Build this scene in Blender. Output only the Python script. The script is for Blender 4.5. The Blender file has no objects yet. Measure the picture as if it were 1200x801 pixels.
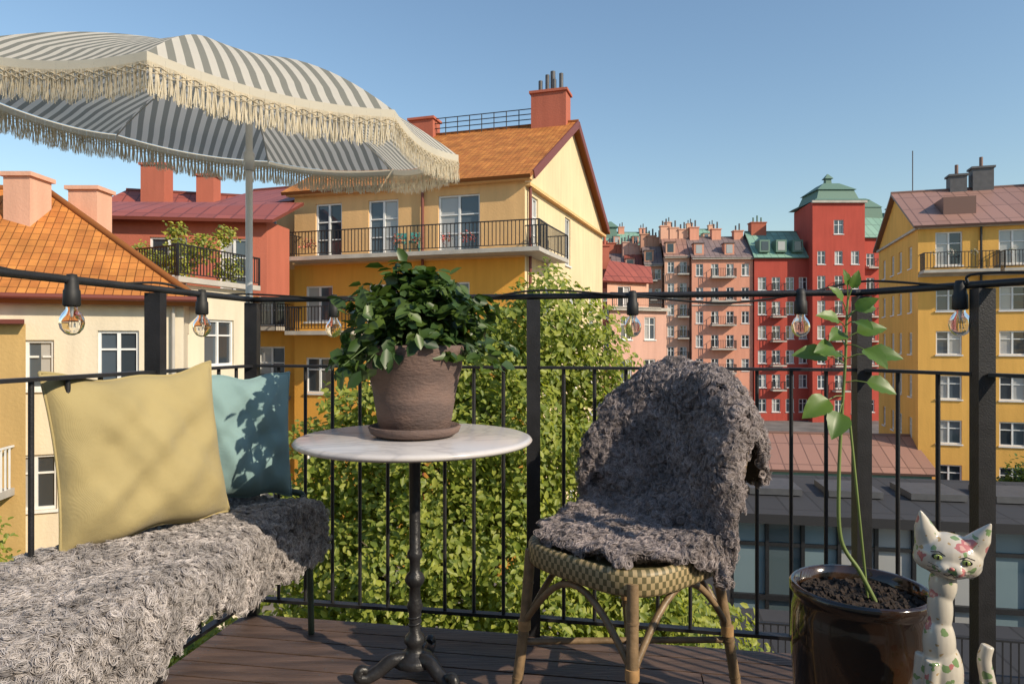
import bpy, math, random
import numpy as np
from mathutils import Vector, Matrix
random.seed(7); rng=np.random.default_rng(7)
sc=bpy.context.scene
EYE=1.05; GZ=-8.0
# ---------------------------------------------------------------- builders
class MB:
    def __init__(s): s.v=[];s.f=[];s.m=[];s.sm=[];s.uv=[]
    def add(s,verts,faces,m=0,smooth=False,uvs=None):
        o=len(s.v); s.v+=[tuple(v) for v in verts]
        for k,f in enumerate(faces):
            s.f.append(tuple(o+i for i in f)); s.m.append(m); s.sm.append(smooth)
            s.uv.append(uvs[k] if uvs else [(0,0)]*len(f))
    def obox(s,c,a,b,d,m=0):
        c,a,b,d=Vector(c),Vector(a),Vector(b),Vector(d)
        vs=[c+a*i+b*j+d*k for k in(-1,1) for j in(-1,1) for i in(-1,1)]
        s.add(vs,[(0,2,3,1),(4,5,7,6),(0,1,5,4),(2,6,7,3),(0,4,6,2),(1,3,7,5)],m)
    def box(s,lo,hi,m=0):
        lo,hi=Vector(lo),Vector(hi); c=(lo+hi)/2; h=(hi-lo)/2
        s.obox(c,(h.x,0,0),(0,h.y,0),(0,0,h.z),m)
    def beam(s,p,q,w,h,m=0):
        p,q=Vector(p),Vector(q); d=q-p; a=d/2; dn=d.normalized()
        side=dn.cross(Vector((0,0,1)))
        if side.length<1e-4: side=Vector((1,0,0))
        side.normalize(); up=side.cross(dn).normalized()
        s.obox((p+q)/2,a,side*w/2,up*h/2,m)
    def tube(s,pts,r,n=8,m=0,smooth=True,closed=False):
        pts=[Vector(p) for p in pts]; N=len(pts)
        rs=r if hasattr(r,'__len__') else [r]*N
        t0=(pts[1]-pts[0]).normalized()
        up=Vector((0,0,1)) if abs(t0.z)<.9 else Vector((1,0,0))
        x=t0.cross(up).normalized(); vs=[]
        for i in range(N):
            if closed: t=(pts[(i+1)%N]-pts[i-1])
            else: t=pts[min(i+1,N-1)]-pts[max(i-1,0)]
            if t.length<1e-9: t=t0
            t=t.normalized(); x=(x-t*x.dot(t)); x.normalize(); y=t.cross(x)
            for k in range(n):
                a=2*math.pi*k/n; vs.append(pts[i]+(x*math.cos(a)+y*math.sin(a))*rs[i])
        fs=[]
        for i in range(N if closed else N-1):
            j=(i+1)%N
            for k in range(n): fs.append((i*n+k,i*n+(k+1)%n,j*n+(k+1)%n,j*n+k))
        s.add(vs,fs,m,smooth)
        if not closed:
            s.add(vs[:n],[tuple(range(n))[::-1]],m); s.add(vs[-n:],[tuple(range(n))],m)
    def lathe(s,prof,c,n=40,m=0,smooth=True):
        c=Vector(c); vs=[]
        for r,z in prof:
            for k in range(n):
                a=2*math.pi*k/n; vs.append(c+Vector((r*math.cos(a),r*math.sin(a),z)))
        fs=[]
        for i in range(len(prof)-1):
            for k in range(n): fs.append((i*n+k,i*n+(k+1)%n,(i+1)*n+(k+1)%n,(i+1)*n+k))
        s.add(vs,fs,m,smooth)
    def slab(s,q,th,m=0,mu=None):
        q=[Vector(p) for p in q]; n=(q[1]-q[0]).cross(q[-1]-q[0]).normalized()
        if n.z<0: n=-n
        e=(q[1]-q[0]).normalized(); f=n.cross(e).normalized()
        uv=[((p-q[0]).dot(e)+50,(p-q[0]).dot(f)+50) for p in q]
        k=len(q); b=[p-n*th for p in q]
        s.add(q,[tuple(range(k))],m,False,[uv])
        mu=m if mu is None else mu
        s.add(b,[tuple(range(k))[::-1]],mu)
        for i in range(k):
            j=(i+1)%k; s.add([q[i],q[j],b[j],b[i]],[(0,1,2,3)],mu)
    def grid(s,P,m=0,smooth=True,uv=None):
        a,b=P.shape[:2]; vs=[tuple(p) for p in P.reshape(-1,3)]
        fs=[(i*b+j,i*b+j+1,(i+1)*b+j+1,(i+1)*b+j) for i in range(a-1) for j in range(b-1)]
        us=None
        if uv is not None:
            U=uv.reshape(-1,2); us=[[tuple(U[t]) for t in f] for f in fs]
        s.add(vs,fs,m,smooth,us)
    def obj(s,name,mats,parent=None):
        me=bpy.data.meshes.new(name); me.from_pydata(s.v,[],s.f)
        for m in mats: me.materials.append(m)
        me.polygons.foreach_set('material_index',s.m); me.polygons.foreach_set('use_smooth',s.sm)
        uvl=me.uv_layers.new(name='UVMap')
        uvl.data.foreach_set('uv',[c for f in s.uv for p in f for c in p])
        me.update(); o=bpy.data.objects.new(name,me); sc.collection.objects.link(o)
        if parent: o.parent=parent
        return o
def empty(name,loc=(0,0,0)):
    e=bpy.data.objects.new(name,None); sc.collection.objects.link(e); e.empty_display_size=.1
    return e
# ---------------------------------------------------------------- materials
def newmat(name):
    m=bpy.data.materials.new(name); m.use_nodes=True
    nt=m.node_tree; b=nt.nodes['Principled BSDF']; return m,nt,b
def N(nt,t,**k):
    n=nt.nodes.new(t)
    for a,v in k.items(): setattr(n,a,v)
    return n
def mat(name,col,rough=.7,var=.15,scale=4,bump=0,bscale=None,metal=0,col2=None,detail=6,spec=.5,coat=0,trans=0,stretch=None,coord='Object'):
    m,nt,b=newmat(name); L=nt.links
    tc=N(nt,'ShaderNodeTexCoord'); mp=N(nt,'ShaderNodeMapping'); L.new(tc.outputs[coord],mp.inputs[0])
    if stretch: mp.inputs['Scale'].default_value=stretch
    nz=N(nt,'ShaderNodeTexNoise'); nz.inputs['Scale'].default_value=scale; nz.inputs['Detail'].default_value=detail
    L.new(mp.outputs[0],nz.inputs['Vector'])
    r=N(nt,'ShaderNodeValToRGB'); c2=col2 or tuple(c*(1-var*1.6) for c in col)
    r.color_ramp.elements[0].position=.32; r.color_ramp.elements[1].position=.68
    r.color_ramp.elements[0].color=(*c2,1); r.color_ramp.elements[1].color=(*[min(1,c*(1+(var if not col2 else 0))) for c in col],1)
    L.new(nz.outputs['Fac'],r.inputs[0]); L.new(r.outputs[0],b.inputs['Base Color'])
    b.inputs['Roughness'].default_value=rough; b.inputs['Metallic'].default_value=metal
    b.inputs['Specular IOR Level'].default_value=spec; b.inputs['Coat Weight'].default_value=coat
    if bump:
        n2=N(nt,'ShaderNodeTexNoise'); n2.inputs['Scale'].default_value=bscale or scale*6; n2.inputs['Detail'].default_value=5
        L.new(mp.outputs[0],n2.inputs['Vector'])
        bp=N(nt,'ShaderNodeBump'); bp.inputs['Strength'].default_value=bump; bp.inputs['Distance'].default_value=.01
        L.new(n2.outputs['Fac'],bp.inputs['Height']); L.new(bp.outputs[0],b.inputs['Normal'])
    if trans:
        tr=N(nt,'ShaderNodeBsdfTranslucent'); L.new(r.outputs[0],tr.inputs[0])
        mx=N(nt,'ShaderNodeMixShader'); mx.inputs[0].default_value=trans
        L.new(b.outputs[0],mx.inputs[1]); L.new(tr.outputs[0],mx.inputs[2])
        L.new(mx.outputs[0],nt.nodes['Material Output'].inputs[0])
    return m
def plaster(name,col,var=.09):
    """rendered wall: large soft weathering plus fine vertical streaks"""
    m,nt,b=newmat(name); L=nt.links
    tc=N(nt,'ShaderNodeTexCoord')
    n1=N(nt,'ShaderNodeTexNoise'); n1.inputs['Scale'].default_value=.35; n1.inputs['Detail'].default_value=8
    L.new(tc.outputs['Object'],n1.inputs['Vector'])
    mp=N(nt,'ShaderNodeMapping'); mp.inputs['Scale'].default_value=(2.2,2.2,.25); L.new(tc.outputs['Object'],mp.inputs[0])
    n2=N(nt,'ShaderNodeTexNoise'); n2.inputs['Scale'].default_value=1.5; n2.inputs['Detail'].default_value=6; L.new(mp.outputs[0],n2.inputs['Vector'])
    ad=N(nt,'ShaderNodeMath',operation='ADD'); L.new(n1.outputs['Fac'],ad.inputs[0]); L.new(n2.outputs['Fac'],ad.inputs[1])
    r=N(nt,'ShaderNodeMapRange'); r.inputs['From Min'].default_value=.7; r.inputs['From Max'].default_value=1.3
    r.inputs['To Min'].default_value=1-var*1.5; r.inputs['To Max'].default_value=1+var*.7; L.new(ad.outputs[0],r.inputs[0])
    mx=N(nt,'ShaderNodeVectorMath',operation='SCALE'); mx.inputs[0].default_value=col; L.new(r.outputs[0],mx.inputs['Scale'])
    L.new(mx.outputs[0],b.inputs['Base Color']); b.inputs['Roughness'].default_value=.9; b.inputs['Specular IOR Level'].default_value=.2
    n3=N(nt,'ShaderNodeTexNoise'); n3.inputs['Scale'].default_value=14; L.new(tc.outputs['Object'],n3.inputs['Vector'])
    bp=N(nt,'ShaderNodeBump'); bp.inputs['Strength'].default_value=.25; bp.inputs['Distance'].default_value=.03; L.new(n3.outputs['Fac'],bp.inputs['Height']); L.new(bp.outputs[0],b.inputs['Normal'])
    return m
def tiles(name,c1,c2,w=.21,h=.33):
    m,nt,b=newmat(name); L=nt.links; uv=N(nt,'ShaderNodeUVMap')
    br=N(nt,'ShaderNodeTexBrick'); br.inputs['Scale'].default_value=1; br.inputs['Brick Width'].default_value=w; br.inputs['Row Height'].default_value=h
    br.inputs['Mortar Size'].default_value=.016; br.inputs['Mortar Smooth'].default_value=.9; br.offset=0.0
    br.inputs['Color1'].default_value=(*c1,1); br.inputs['Color2'].default_value=(*c2,1); br.inputs['Mortar'].default_value=(*[c*.6 for c in c2],1)
    L.new(uv.outputs[0],br.inputs['Vector'])
    nz=N(nt,'ShaderNodeTexNoise'); nz.inputs['Scale'].default_value=1.3; nz.inputs['Detail'].default_value=9; L.new(uv.outputs[0],nz.inputs['Vector'])
    mr=N(nt,'ShaderNodeMapRange'); mr.inputs['From Min'].default_value=.3; mr.inputs['From Max'].default_value=.7; mr.inputs['To Min'].default_value=.66; mr.inputs['To Max'].default_value=1.18; L.new(nz.outputs['Fac'],mr.inputs[0])
    s=N(nt,'ShaderNodeVectorMath',operation='SCALE'); L.new(br.outputs['Color'],s.inputs[0]); L.new(mr.outputs[0],s.inputs['Scale'])
    L.new(s.outputs[0],b.inputs['Base Color']); b.inputs['Roughness'].default_value=.8; b.inputs['Specular IOR Level'].default_value=.3
    bp=N(nt,'ShaderNodeBump'); bp.inputs['Strength'].default_value=.7; bp.inputs['Distance'].default_value=.04; bp.invert=True
    L.new(br.outputs['Fac'],bp.inputs['Height']); L.new(bp.outputs[0],b.inputs['Normal'])
    return m
def seam(name,col,metal=.0,w=.6,rough=.5):
    m,nt,b=newmat(name); L=nt.links; uv=N(nt,'ShaderNodeUVMap')
    br=N(nt,'ShaderNodeTexBrick'); br.inputs['Scale'].default_value=1; br.inputs['Brick Width'].default_value=w; br.inputs['Row Height'].default_value=2.3
    br.inputs['Mortar Size'].default_value=.03; br.offset=.0; br.inputs['Color1'].default_value=(*col,1); br.inputs['Color2'].default_value=(*[c*.8 for c in col],1); br.inputs['Mortar'].default_value=(*[c*.5 for c in col],1)
    L.new(uv.outputs[0],br.inputs['Vector']); L.new(br.outputs['Color'],b.inputs['Base Color']); b.inputs['Roughness'].default_value=rough; b.inputs['Metallic'].default_value=metal
    bp=N(nt,'ShaderNodeBump'); bp.inputs['Distance'].default_value=.04; L.new(br.outputs['Fac'],bp.inputs['Height']); L.new(bp.outputs[0],b.inputs['Normal'])
    return m
def leafmat(name,c1,c2,trans=.35,rough=.5,sat=None):
    m,nt,b=newmat(name); L=nt.links
    g=N(nt,'ShaderNodeNewGeometry'); r=N(nt,'ShaderNodeValToRGB')
    r.color_ramp.elements[0].color=(*c1,1); r.color_ramp.elements[1].color=(*c2,1)
    L.new(g.outputs['Random Per Island'],r.inputs[0]); L.new(r.outputs[0],b.inputs['Base Color']); b.inputs['Roughness'].default_value=rough
    tr=N(nt,'ShaderNodeBsdfTranslucent')
    sc_=N(nt,'ShaderNodeVectorMath',operation='MULTIPLY'); L.new(r.outputs[0],sc_.inputs[0]); sc_.inputs[1].default_value=(1.5,1.5,.7); L.new(sc_.outputs[0],tr.inputs[0])
    mx=N(nt,'ShaderNodeMixShader'); mx.inputs[0].default_value=trans
    L.new(b.outputs[0],mx.inputs[1]); L.new(tr.outputs[0],mx.inputs[2]); L.new(mx.outputs[0],nt.nodes['Material Output'].inputs[0])
    return m
def glassmat(name,col=(.03,.04,.05),curt=.25):
    m,nt,b=newmat(name); L=nt.links
    g=N(nt,'ShaderNodeNewGeometry'); r=N(nt,'ShaderNodeValToRGB'); r.color_ramp.interpolation='CONSTANT'
    e=r.color_ramp.elements; e[0].color=(*col,1); e[1].position=1-curt; e[1].color=(.38,.38,.37,1)
    x=r.color_ramp.elements.new(.45); x.color=(*[c*2.2 for c in col],1)
    L.new(g.outputs['Random Per Island'],r.inputs[0]); L.new(r.outputs[0],b.inputs['Base Color'])
    b.inputs['Roughness'].default_value=.06; b.inputs['Specular IOR Level'].default_value=.9
    nz=N(nt,'ShaderNodeTexNoise'); nz.inputs['Scale'].default_value=1.2; tc=N(nt,'ShaderNodeTexCoord'); L.new(tc.outputs['Object'],nz.inputs['Vector'])
    bp=N(nt,'ShaderNodeBump'); bp.inputs['Strength'].default_value=.15; bp.inputs['Distance'].default_value=.05; L.new(nz.outputs['Fac'],bp.inputs['Height']); L.new(bp.outputs[0],b.inputs['Normal'])
    return m
M={}
M['iron']=mat('black_iron',(.018,.018,.02),.45,.2,20,.15,200,spec=.5)
M['white']=mat('white_paint',(.75,.75,.72),.5,.05,3)
M['winframe']=mat('window_frame_white',(.72,.73,.72),.5,.05,3)
M['glass']=glassmat('window_glass')
M['green_paint']=mat('green_bench_paint',(.035,.06,.04),.4,.1,10)
M['cream']=plaster('cream_plaster',(.68,.60,.46)); M['yel_hi']=plaster('peach_plaster',(.74,.46,.21)); M['yel_lo']=plaster('orange_plaster',(.76,.38,.07))
M['gable']=plaster('pale_yellow_plaster',(.72,.58,.36)); M['ochre']=plaster('ochre_plaster',(.58,.38,.15))
M['red']=plaster('red_plaster',(.44,.080,.058)); M['pink']=plaster('pink_plaster',(.68,.32,.22)); M['rose']=plaster('rose_plaster',(.62,.37,.29)); M['salmon']=plaster('salmon_plaster',(.70,.40,.28)); M['brown']=plaster('brown_plaster',(.52,.28,.19))
M['rust']=plaster('rust_red_plaster',(.45,.14,.09)); M['greywall']=plaster('grey_plaster',(.4,.39,.37))
M['tile']=tiles('orange_roof_tiles',(.58,.23,.055),(.46,.16,.04))
M['redroof']=seam('red_sheet_roof',(.35,.09,.06)); M['brroof']=seam('brown_sheet_roof',(.36,.20,.155),w=.7); M['copper']=seam('copper_green_roof',(.24,.42,.33),w=.8,rough=.7); M['greyroof']=seam('grey_sheet_roof',(.24,.18,.17)); M['darkroof']=seam('dark_sheet_roof',(.045,.045,.05),w=1.0,rough=.8)
M['stone']=mat('stone_trim',(.45,.42,.37),.8,.1,2)
M['metalgrey']=mat('zinc',(.10,.10,.105),.6,.1,4,metal=.2)
# ---------------------------------------------------------------- building kit
class Fac:
    def __init__(s,P0,P1):
        s.P=Vector((P0[0],P0[1],0)); d=Vector((P1[0]-P0[0],P1[1]-P0[1],0)); s.L=d.length; s.u=d.normalized(); s.n=Vector((s.u.y,-s.u.x,0))
    def pt(s,u,z,d=0): return s.P+s.u*u+s.n*d+Vector((0,0,z))
    def bar(s,mb,u0,u1,z0,z1,d0,d1,m=0):
        c=s.pt((u0+u1)/2,(z0+z1)/2,(d0+d1)/2); mb.obox(c,s.u*((u1-u0)/2),s.n*((d1-d0)/2),Vector((0,0,(z1-z0)/2)),m)
def facade(W,F,G,P0,P1,z0,z1,wins=(),m=0,rev=.14,sill=True,bars=True,fw=.07):
    f=Fac(P0,P1); ws=[(c-w/2,c+w/2,zb,zb+h) for c,zb,w,h in wins if c-w/2>.05 and c+w/2<f.L-.05 and zb>z0 and zb+h<z1]
    us=sorted({0.,f.L}|{w[0] for w in ws}|{w[1] for w in ws}); zs=sorted({z0,z1}|{w[2] for w in ws}|{w[3] for w in ws})
    for i in range(len(us)-1):
        for j in range(len(zs)-1):
            uc=(us[i]+us[i+1])/2; zc=(zs[j]+zs[j+1])/2
            if any(w[0]<uc<w[1] and w[2]<zc<w[3] for w in ws): continue
            W.add([f.pt(us[i],zs[j]),f.pt(us[i+1],zs[j]),f.pt(us[i+1],zs[j+1]),f.pt(us[i],zs[j+1])],[(0,1,2,3)],m)
    for a,b,c,d in ws:
        q=[(a,c),(b,c),(b,d),(a,d)]
        for k in range(4):
            p,r=q[k],q[(k+1)%4]; W.add([f.pt(*p),f.pt(*r),f.pt(*r,-rev-.05),f.pt(*p,-rev-.05)],[(0,1,2,3)],m)
        mid=(a+b)/2
        for (x0,x1) in ((a,mid),(mid,b)):
            G.add([f.pt(x0,c,-rev),f.pt(x1,c,-rev),f.pt(x1,d,-rev),f.pt(x0,d,-rev)],[(0,1,2,3)])
        f.bar(F,a,a+fw,c,d,-rev+.005,-rev+.07); f.bar(F,b-fw,b,c,d,-rev+.005,-rev+.07)
        f.bar(F,a+fw,b-fw,c,c+fw,-rev+.005,-rev+.07); f.bar(F,a+fw,b-fw,d-fw,d,-rev+.005,-rev+.07)
        if b-a>.75: f.bar(F,mid-fw*.6,mid+fw*.6,c+fw,d-fw,-rev+.005,-rev+.065)
        if bars:
            zz=c+(d-c)*.66
            f.bar(F,a+fw,mid-fw*.6,zz-.025,zz+.025,-rev+.005,-rev+.05); f.bar(F,mid+fw*.6,b-fw,zz-.025,zz+.025,-rev+.005,-rev+.05)
            if d-c>1.9:
                zz=c+(d-c)*.33
                f.bar(F,a+fw,mid-fw*.6,zz-.02,zz+.02,-rev+.005,-rev+.05); f.bar(F,mid+fw*.6,b-fw,zz-.02,zz+.02,-rev+.005,-rev+.05)
        if sill: f.bar(F,a-.05,b+.05,c-.07,c-.002,-rev,.07)
    return f
def balc(B,f,u0,u1,z,dep=1.1,sp=.13,bw=.022,h=1.0,ms=0,mr=1):
    f.bar(B,u0,u1,z-.16,z,.003,dep,ms)
    f.bar(B,u0,u1,z+h-.04,z+h,dep-.06,dep-.01,mr); f.bar(B,u0,u1,z+.08,z+.11,dep-.05,dep-.02,mr)
    for u in (u0,u1-.05): f.bar(B,u,u+.05,z+h-.04,z+h,.01,dep-.06,mr); f.bar(B,u,u+.05,z,z+h-.04,dep-.06,dep-.01,mr)
    n=int((u1-u0)/sp)
    for i in range(1,n): u=u0+(u1-u0)*i/n; f.bar(B,u-bw/2,u+bw/2,z+.11,z+h-.04,dep-.05,dep-.03,mr)
    n=int(dep/sp)
    for i in range(1,n):
        d=dep*i/n
        for u in (u0+.01,u1-.01-bw): f.bar(B,u,u+bw,z,z+h-.04,d-bw/2,d+bw/2,mr)
def roof_gable(R,P0,P1,back,z,rise,oe=.35,og=.3,m=0,th=.14,hip=0):
    P0=Vector((*P0,z));P1=Vector((*P1,z));b=Vector((back[0],back[1],0)); a=(P1-P0).normalized(); bn=b.normalized()
    sl=rise/(b.length/2)
    if hip:
        E=[P0-a*oe-bn*oe,P1+a*oe-bn*oe,P1+a*oe+b+bn*oe,P0-a*oe+b+bn*oe]; E=[e-Vector((0,0,sl*oe-.12)) for e in E]
        R0=P0+b/2+a*hip+Vector((0,0,rise+.12)); R1=P1+b/2-a*hip+Vector((0,0,rise+.12))
        R.slab([E[0],E[1],R1,R0],th,m); R.slab([E[2],E[3],R0,R1],th,m); R.slab([E[1],E[2],R1],th,m); R.slab([E[3],E[0],R0],th,m)
        R.tube([E[0]+Vector((0,0,.03)),R0],.1,8,m); R.tube([E[1]+Vector((0,0,.03)),R1],.1,8,m); R.tube([R0,R1],.1,8,m)
        return R0,R1
    R0=P0+b/2+Vector((0,0,rise+.14))-a*og; R1=P1+b/2+Vector((0,0,rise+.14))+a*og
    d=Vector((0,0,sl*oe-.14))
    R.slab([P0-a*og-bn*oe-d,P1+a*og-bn*oe-d,R1,R0],th,m); R.slab([P1+a*og+b+bn*oe-d,P0-a*og+b+bn*oe-d,R0,R1],th,m)
    R.tube([R0,R1],.1,8,m)
    return R0,R1
def gable_tri(W,P0,back,z,rise,m):
    p=Vector((*P0,z)); b=Vector((back[0],back[1],0)); W.add([p,p+b,p+b/2+Vector((0,0,rise))],[(0,1,2)],m)
def chimney(C,c,w,d,z0,z1,m=0,pots=0,mp=1,ax=(1,0)):
    a=Vector((ax[0],ax[1],0)).normalized(); b=Vector((-a.y,a.x,0)); c=Vector((c[0],c[1],0))
    C.obox(c+Vector((0,0,(z0+z1)/2)),a*w/2,b*d/2,Vector((0,0,(z1-z0)/2)),m)
    C.obox(c+Vector((0,0,z1+.06)),a*(w/2+.08),b*(d/2+.08),Vector((0,0,.06)),m)
    for i in range(pots):
        q=c+a*((i+.5)/pots-.5)*w*.8; C.tube([q+Vector((0,0,z1+.1)),q+Vector((0,0,z1+.75+.25*(i%2)))],.1,8,mp)
class Bld:
    def __init__(s,name,wall,roof=None):
        s.e=empty(name); s.W=MB();s.F=MB();s.G=MB();s.R=MB();s.B=MB();s.C=MB(); s.wall=wall if isinstance(wall,list) else [wall]; s.roof=roof or M['greyroof']; s.cm=[s.wall[0],M['metalgrey']]; s.bm=[M['stone'],M['iron']]
    def fac(s,*a,**k): return facade(s.W,s.F,s.G,*a,**k)
    def body(s,P0,P1,back,z0,z1,front=(),right=(),left=(),m=0,**k):
        b=Vector(back); P0=Vector(P0);P1=Vector(P1)
        f=s.fac(P0,P1,z0,z1,front,m=m,**k); r=s.fac(P1,P1+b,z0,z1,right,m=m,**k); l=s.fac(P0+b,P0,z0,z1,left,m=m,**k); s.fac(P1+b,P0+b,z0,z1,(),m=m)
        return f,r,l
    def done(s):
        for mb,n,ms in ((s.W,'walls',s.wall),(s.F,'window_frames',[M['winframe']]),(s.G,'window_glass',[M['glass']]),(s.R,'roof',[s.roof,M['iron']]),(s.B,'balconies',s.bm),(s.C,'chimneys',s.cm)):
            if mb.v: mb.obj(n,ms,s.e)
def grid(cols,rows,w,h): return [(c,z,w,h) for c in cols for z in rows]
# ================================================================ GROUND
g=MB(); g.add([(-1500,-1500,GZ),(1500,-1500,GZ),(1500,1500,GZ),(-1500,1500,GZ)],[(0,1,2,3)])
g.obj('ground',[mat('courtyard_paving',(.16,.15,.14),.9,.2,.6,.4,6)])
# ================================================================ YELLOW APARTMENT BUILDING (centre)
Y=Bld('yellow_apartment_building',[M['yel_hi'],M['yel_lo'],M['gable']],M['tile'])
P1=Vector((.49,26)); P0=Vector((-9.25,29.03)); bk=Vector((.34,.94))*13.7
lowrows=[1.9,-1.1,-4.1,-7.1]
fc=Y.fac(P0,P1,4.4,7.45,[(1.66,4.58,1.25,2.25),(4.2,4.58,1.35,2.25),(7.5,4.58,1.75,2.25)],m=0,sill=False)
Y.fac(P0,P1,GZ,4.4,grid([1.2,4.2,7.3],lowrows,1.3,1.5),m=1)
rf=Y.fac(P1,P1+bk,GZ,7.45,[(1.2,4.58,.9,2.2),(6.2,4.6,.95,2.2)]+grid([3,7,11],lowrows,1.1,1.5),m=2)
Y.fac(P0+bk,P0,GZ,7.45,m=0); Y.fac(P1+bk,P0+bk,GZ,7.45,m=0)
gable_tri(Y.W,P1,bk,7.45,3.9,2); gable_tri(Y.W,P0,bk,7.45,3.9,0)
roof_gable(Y.R,P0,P1,bk,7.45,3.9,.45,.35)
# cornice, gutters, downpipes
fc.bar(Y.B,-.2,fc.L+.3,7.18,7.40,.004,.32,2); rf.bar(Y.B,.0,rf.L,7.0,7.12,.004,.22,2)
fc.bar(Y.B,0,fc.L,4.28,4.39,.004,.12,2)
Y.B.tube([fc.pt(6.0,7.2,.12),fc.pt(6.0,-7.9,.12)],.06,8,3); Y.B.tube([rf.pt(.3,7,.12),rf.pt(.3,-7.9,.12)],.06,8,3)
# verge boards in red sheet
for A,Bp in ((P1,P1+bk/2),(P1+bk,P1+bk/2)):
    a=Vector((*A,7.40)); c=Vector((*Bp,11.35)); n=rf.n*.36
    Y.B.beam(a+n,c+n,.06,.34,3)
Y.bm=[M['stone'],M['iron'],M['yel_hi'],M['redroof']]
balc(Y.B,fc,.3,fc.L+.9,4.5,1.25,.15,.028); 
balc(Y.B,rf,0.0,3.0,4.5,.9,.15,.028)
balc(Y.B,fc,.3,3.4,1.5,1.1,.15,.028)
# cafe furniture on that balcony
for uu in (5.3,5.9):
    q=fc.pt(uu,4.5,.65)
    for dx,dy in((-.18,-.18),(.18,-.18),(.18,.18),(-.18,.18)): Y.B.tube([q+Vector((dx,dy,0)),q+Vector((dx,dy,.45 if dy<0 else .85))],.02,5,4)
    Y.B.obox(q+Vector((0,0,.45)),(.2,0,0),(0,.2,0),(0,0,.02),4); Y.B.obox(q+Vector((0,.19,.72)),(.2,0,0),(0,.015,0),(0,0,.12),4)
Y.bm.append(mat('teal_chair_paint',(.05,.25,.22),.5))
rp=Vector((*((P1+bk/2)),0)); un=fc.u
c=rp-un*1.0; chimney(Y.C,(c.x,c.y),1.7,1.0,10.6,12.85,0,4,1,(un.x,un.y))
Y.C.tube([c+Vector((.1,0,12.9)),c+Vector((.1,0,14.0))],.12,8,1)
c=rp-un*7.6; chimney(Y.C,(c.x,c.y),1.3,.9,10.4,12.2,0,0,1,(un.x,un.y))
a=rp-un*1.9+Vector((0,0,11.75))-fc.n*-.2; bq=rp-un*7.0+Vector((0,0,11.75))-fc.n*-.2
for dz in (0,.25,.5): Y.R.tube([a+Vector((0,0,dz)),bq+Vector((0,0,dz))],.025,5,1)
for i in range(9):
    q=a.lerp(bq,i/8); Y.R.tube([q-Vector((0,0,.4)),q+Vector((0,0,.5))],.025,5,1)
Y.cm=[M['rust'],M['metalgrey']]
Y.done()
# wing to the left, slightly set back
Z=Bld('orange_apartment_building',[M['yel_lo'],M['yel_hi']],M['redroof'])
A0=(-14.3,31.2);A1=(-9.35,29.6)
f=Z.fac(A0,A1,4.2,7.1,[(3.6,4.9,1.15,1.5),(1.2,4.9,1.15,1.5)],m=1)
f=Z.fac(A0,A1,GZ,4.2,grid([3.9],[1.75,-1.25,-4.25,-7.25],1.4,2.1)+grid([1.3],[2.2,-.8,-3.8,-6.8],1.2,1.4),m=0,sill=False)
for z in(1.7,-1.3,-4.3): balc(Z.B,f,3.0,4.9,z,1.0,.15,.028)
Z.fac(A1,(-8.,38),GZ,7.1); Z.fac((-13,38),A0,GZ,7.1)
roof_gable(Z.R,A0,A1,(2,8),7.1,1.6,.4,.0)
Z.cm=[M['rust'],M['metalgrey']]; Z.done()
# rust-red roof storey behind
Rb=Bld('red_penthouse',[M['rust']],M['redroof'])
Rb.body((-20.5,33),(-15.0,34.5),(1,6),GZ,7.2,[(1.5,5.2,1.0,1.3),(4,5.2,1.0,1.3)])
roof_gable(Rb.R,(-20.5,33),(-15.0,34.5),(1,6),7.2,1.7,.4,.3)
chimney(Rb.C,(-18.2,35),1.2,.9,8.0,10.0,0,2); chimney(Rb.C,(-16,36),.9,.9,8.0,9.7,0,1); Rb.done()
# ================================================================ LEFT CREAM HOUSE with hip tile roof
H=Bld('cream_house',[M['cream'],M['ochre']],M['tile'])
Bc=Vector((-8.9,18.5)); u=Vector((-.93,-.366)); A=Bc+u*10; back=Vector((-.366,.93))*8
LL=10
H.body(A,Bc,back,GZ,2.35,[(LL-1.55,-.1,.95,1.45),(LL-3.3,-.15,.62,1.25),(LL-5.3,-.1,1.0,1.45)]+grid([LL-1.55,LL-3.4,LL-5.3],[-3.2,-6.2],.95,1.4),[(2,-.1,1,1.4),(5,-.1,1,1.4)])
roof_gable(H.R,A,Bc,back,2.35,3.15,.45,0,hip=4)
fh=Fac(A,Bc); H.B.tube([fh.pt(0,2.18,.5),fh.pt(LL+.4,2.18,.5)],.075,8,1); H.B.tube([fh.pt(LL-.25,2.2,.1),fh.pt(LL-.25,-7.9,.1)],.05,8,0)
H.bm=[M['stone'],M['redroof']]; H.cm=[M['salmon'],M['redroof']]
chimney(H.C,(-13.9,19.6),.75,.9,3.9,5.7,0); chimney(H.C,(-16.4,19.6),1.1,.9,3.9,6.3,0); chimney(H.C,(-13.4,21.7),.9,.8,3.2,5.8,0)
H.C.box((-15.3,18.6,3.0),(-14.9,19.0,5.0),1)
H.done()
# ochre projecting loggia with white balcony
O=Bld('ochre_stair_house',[M['ochre']],M['redroof'])
O.body((-16.5,14.4),(-10.9,15.3),(-2.3,3.0),GZ,1.45,[(2.6,-5.5,1,1.6)])
fo=Fac((-16.5,14.4),(-10.9,15.3)); balc(O.B,fo,3.2,5.45,-2.2,.8,.14,.03,.95,0,1)
O.bm=[M['stone'],M['white']]
O.R.slab([(-16.7,14.1,1.55),(-10.75,15.05,1.55),(-13.1,18.3,1.6),(-19,17.5,1.6)],.1,0); O.done()
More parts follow.
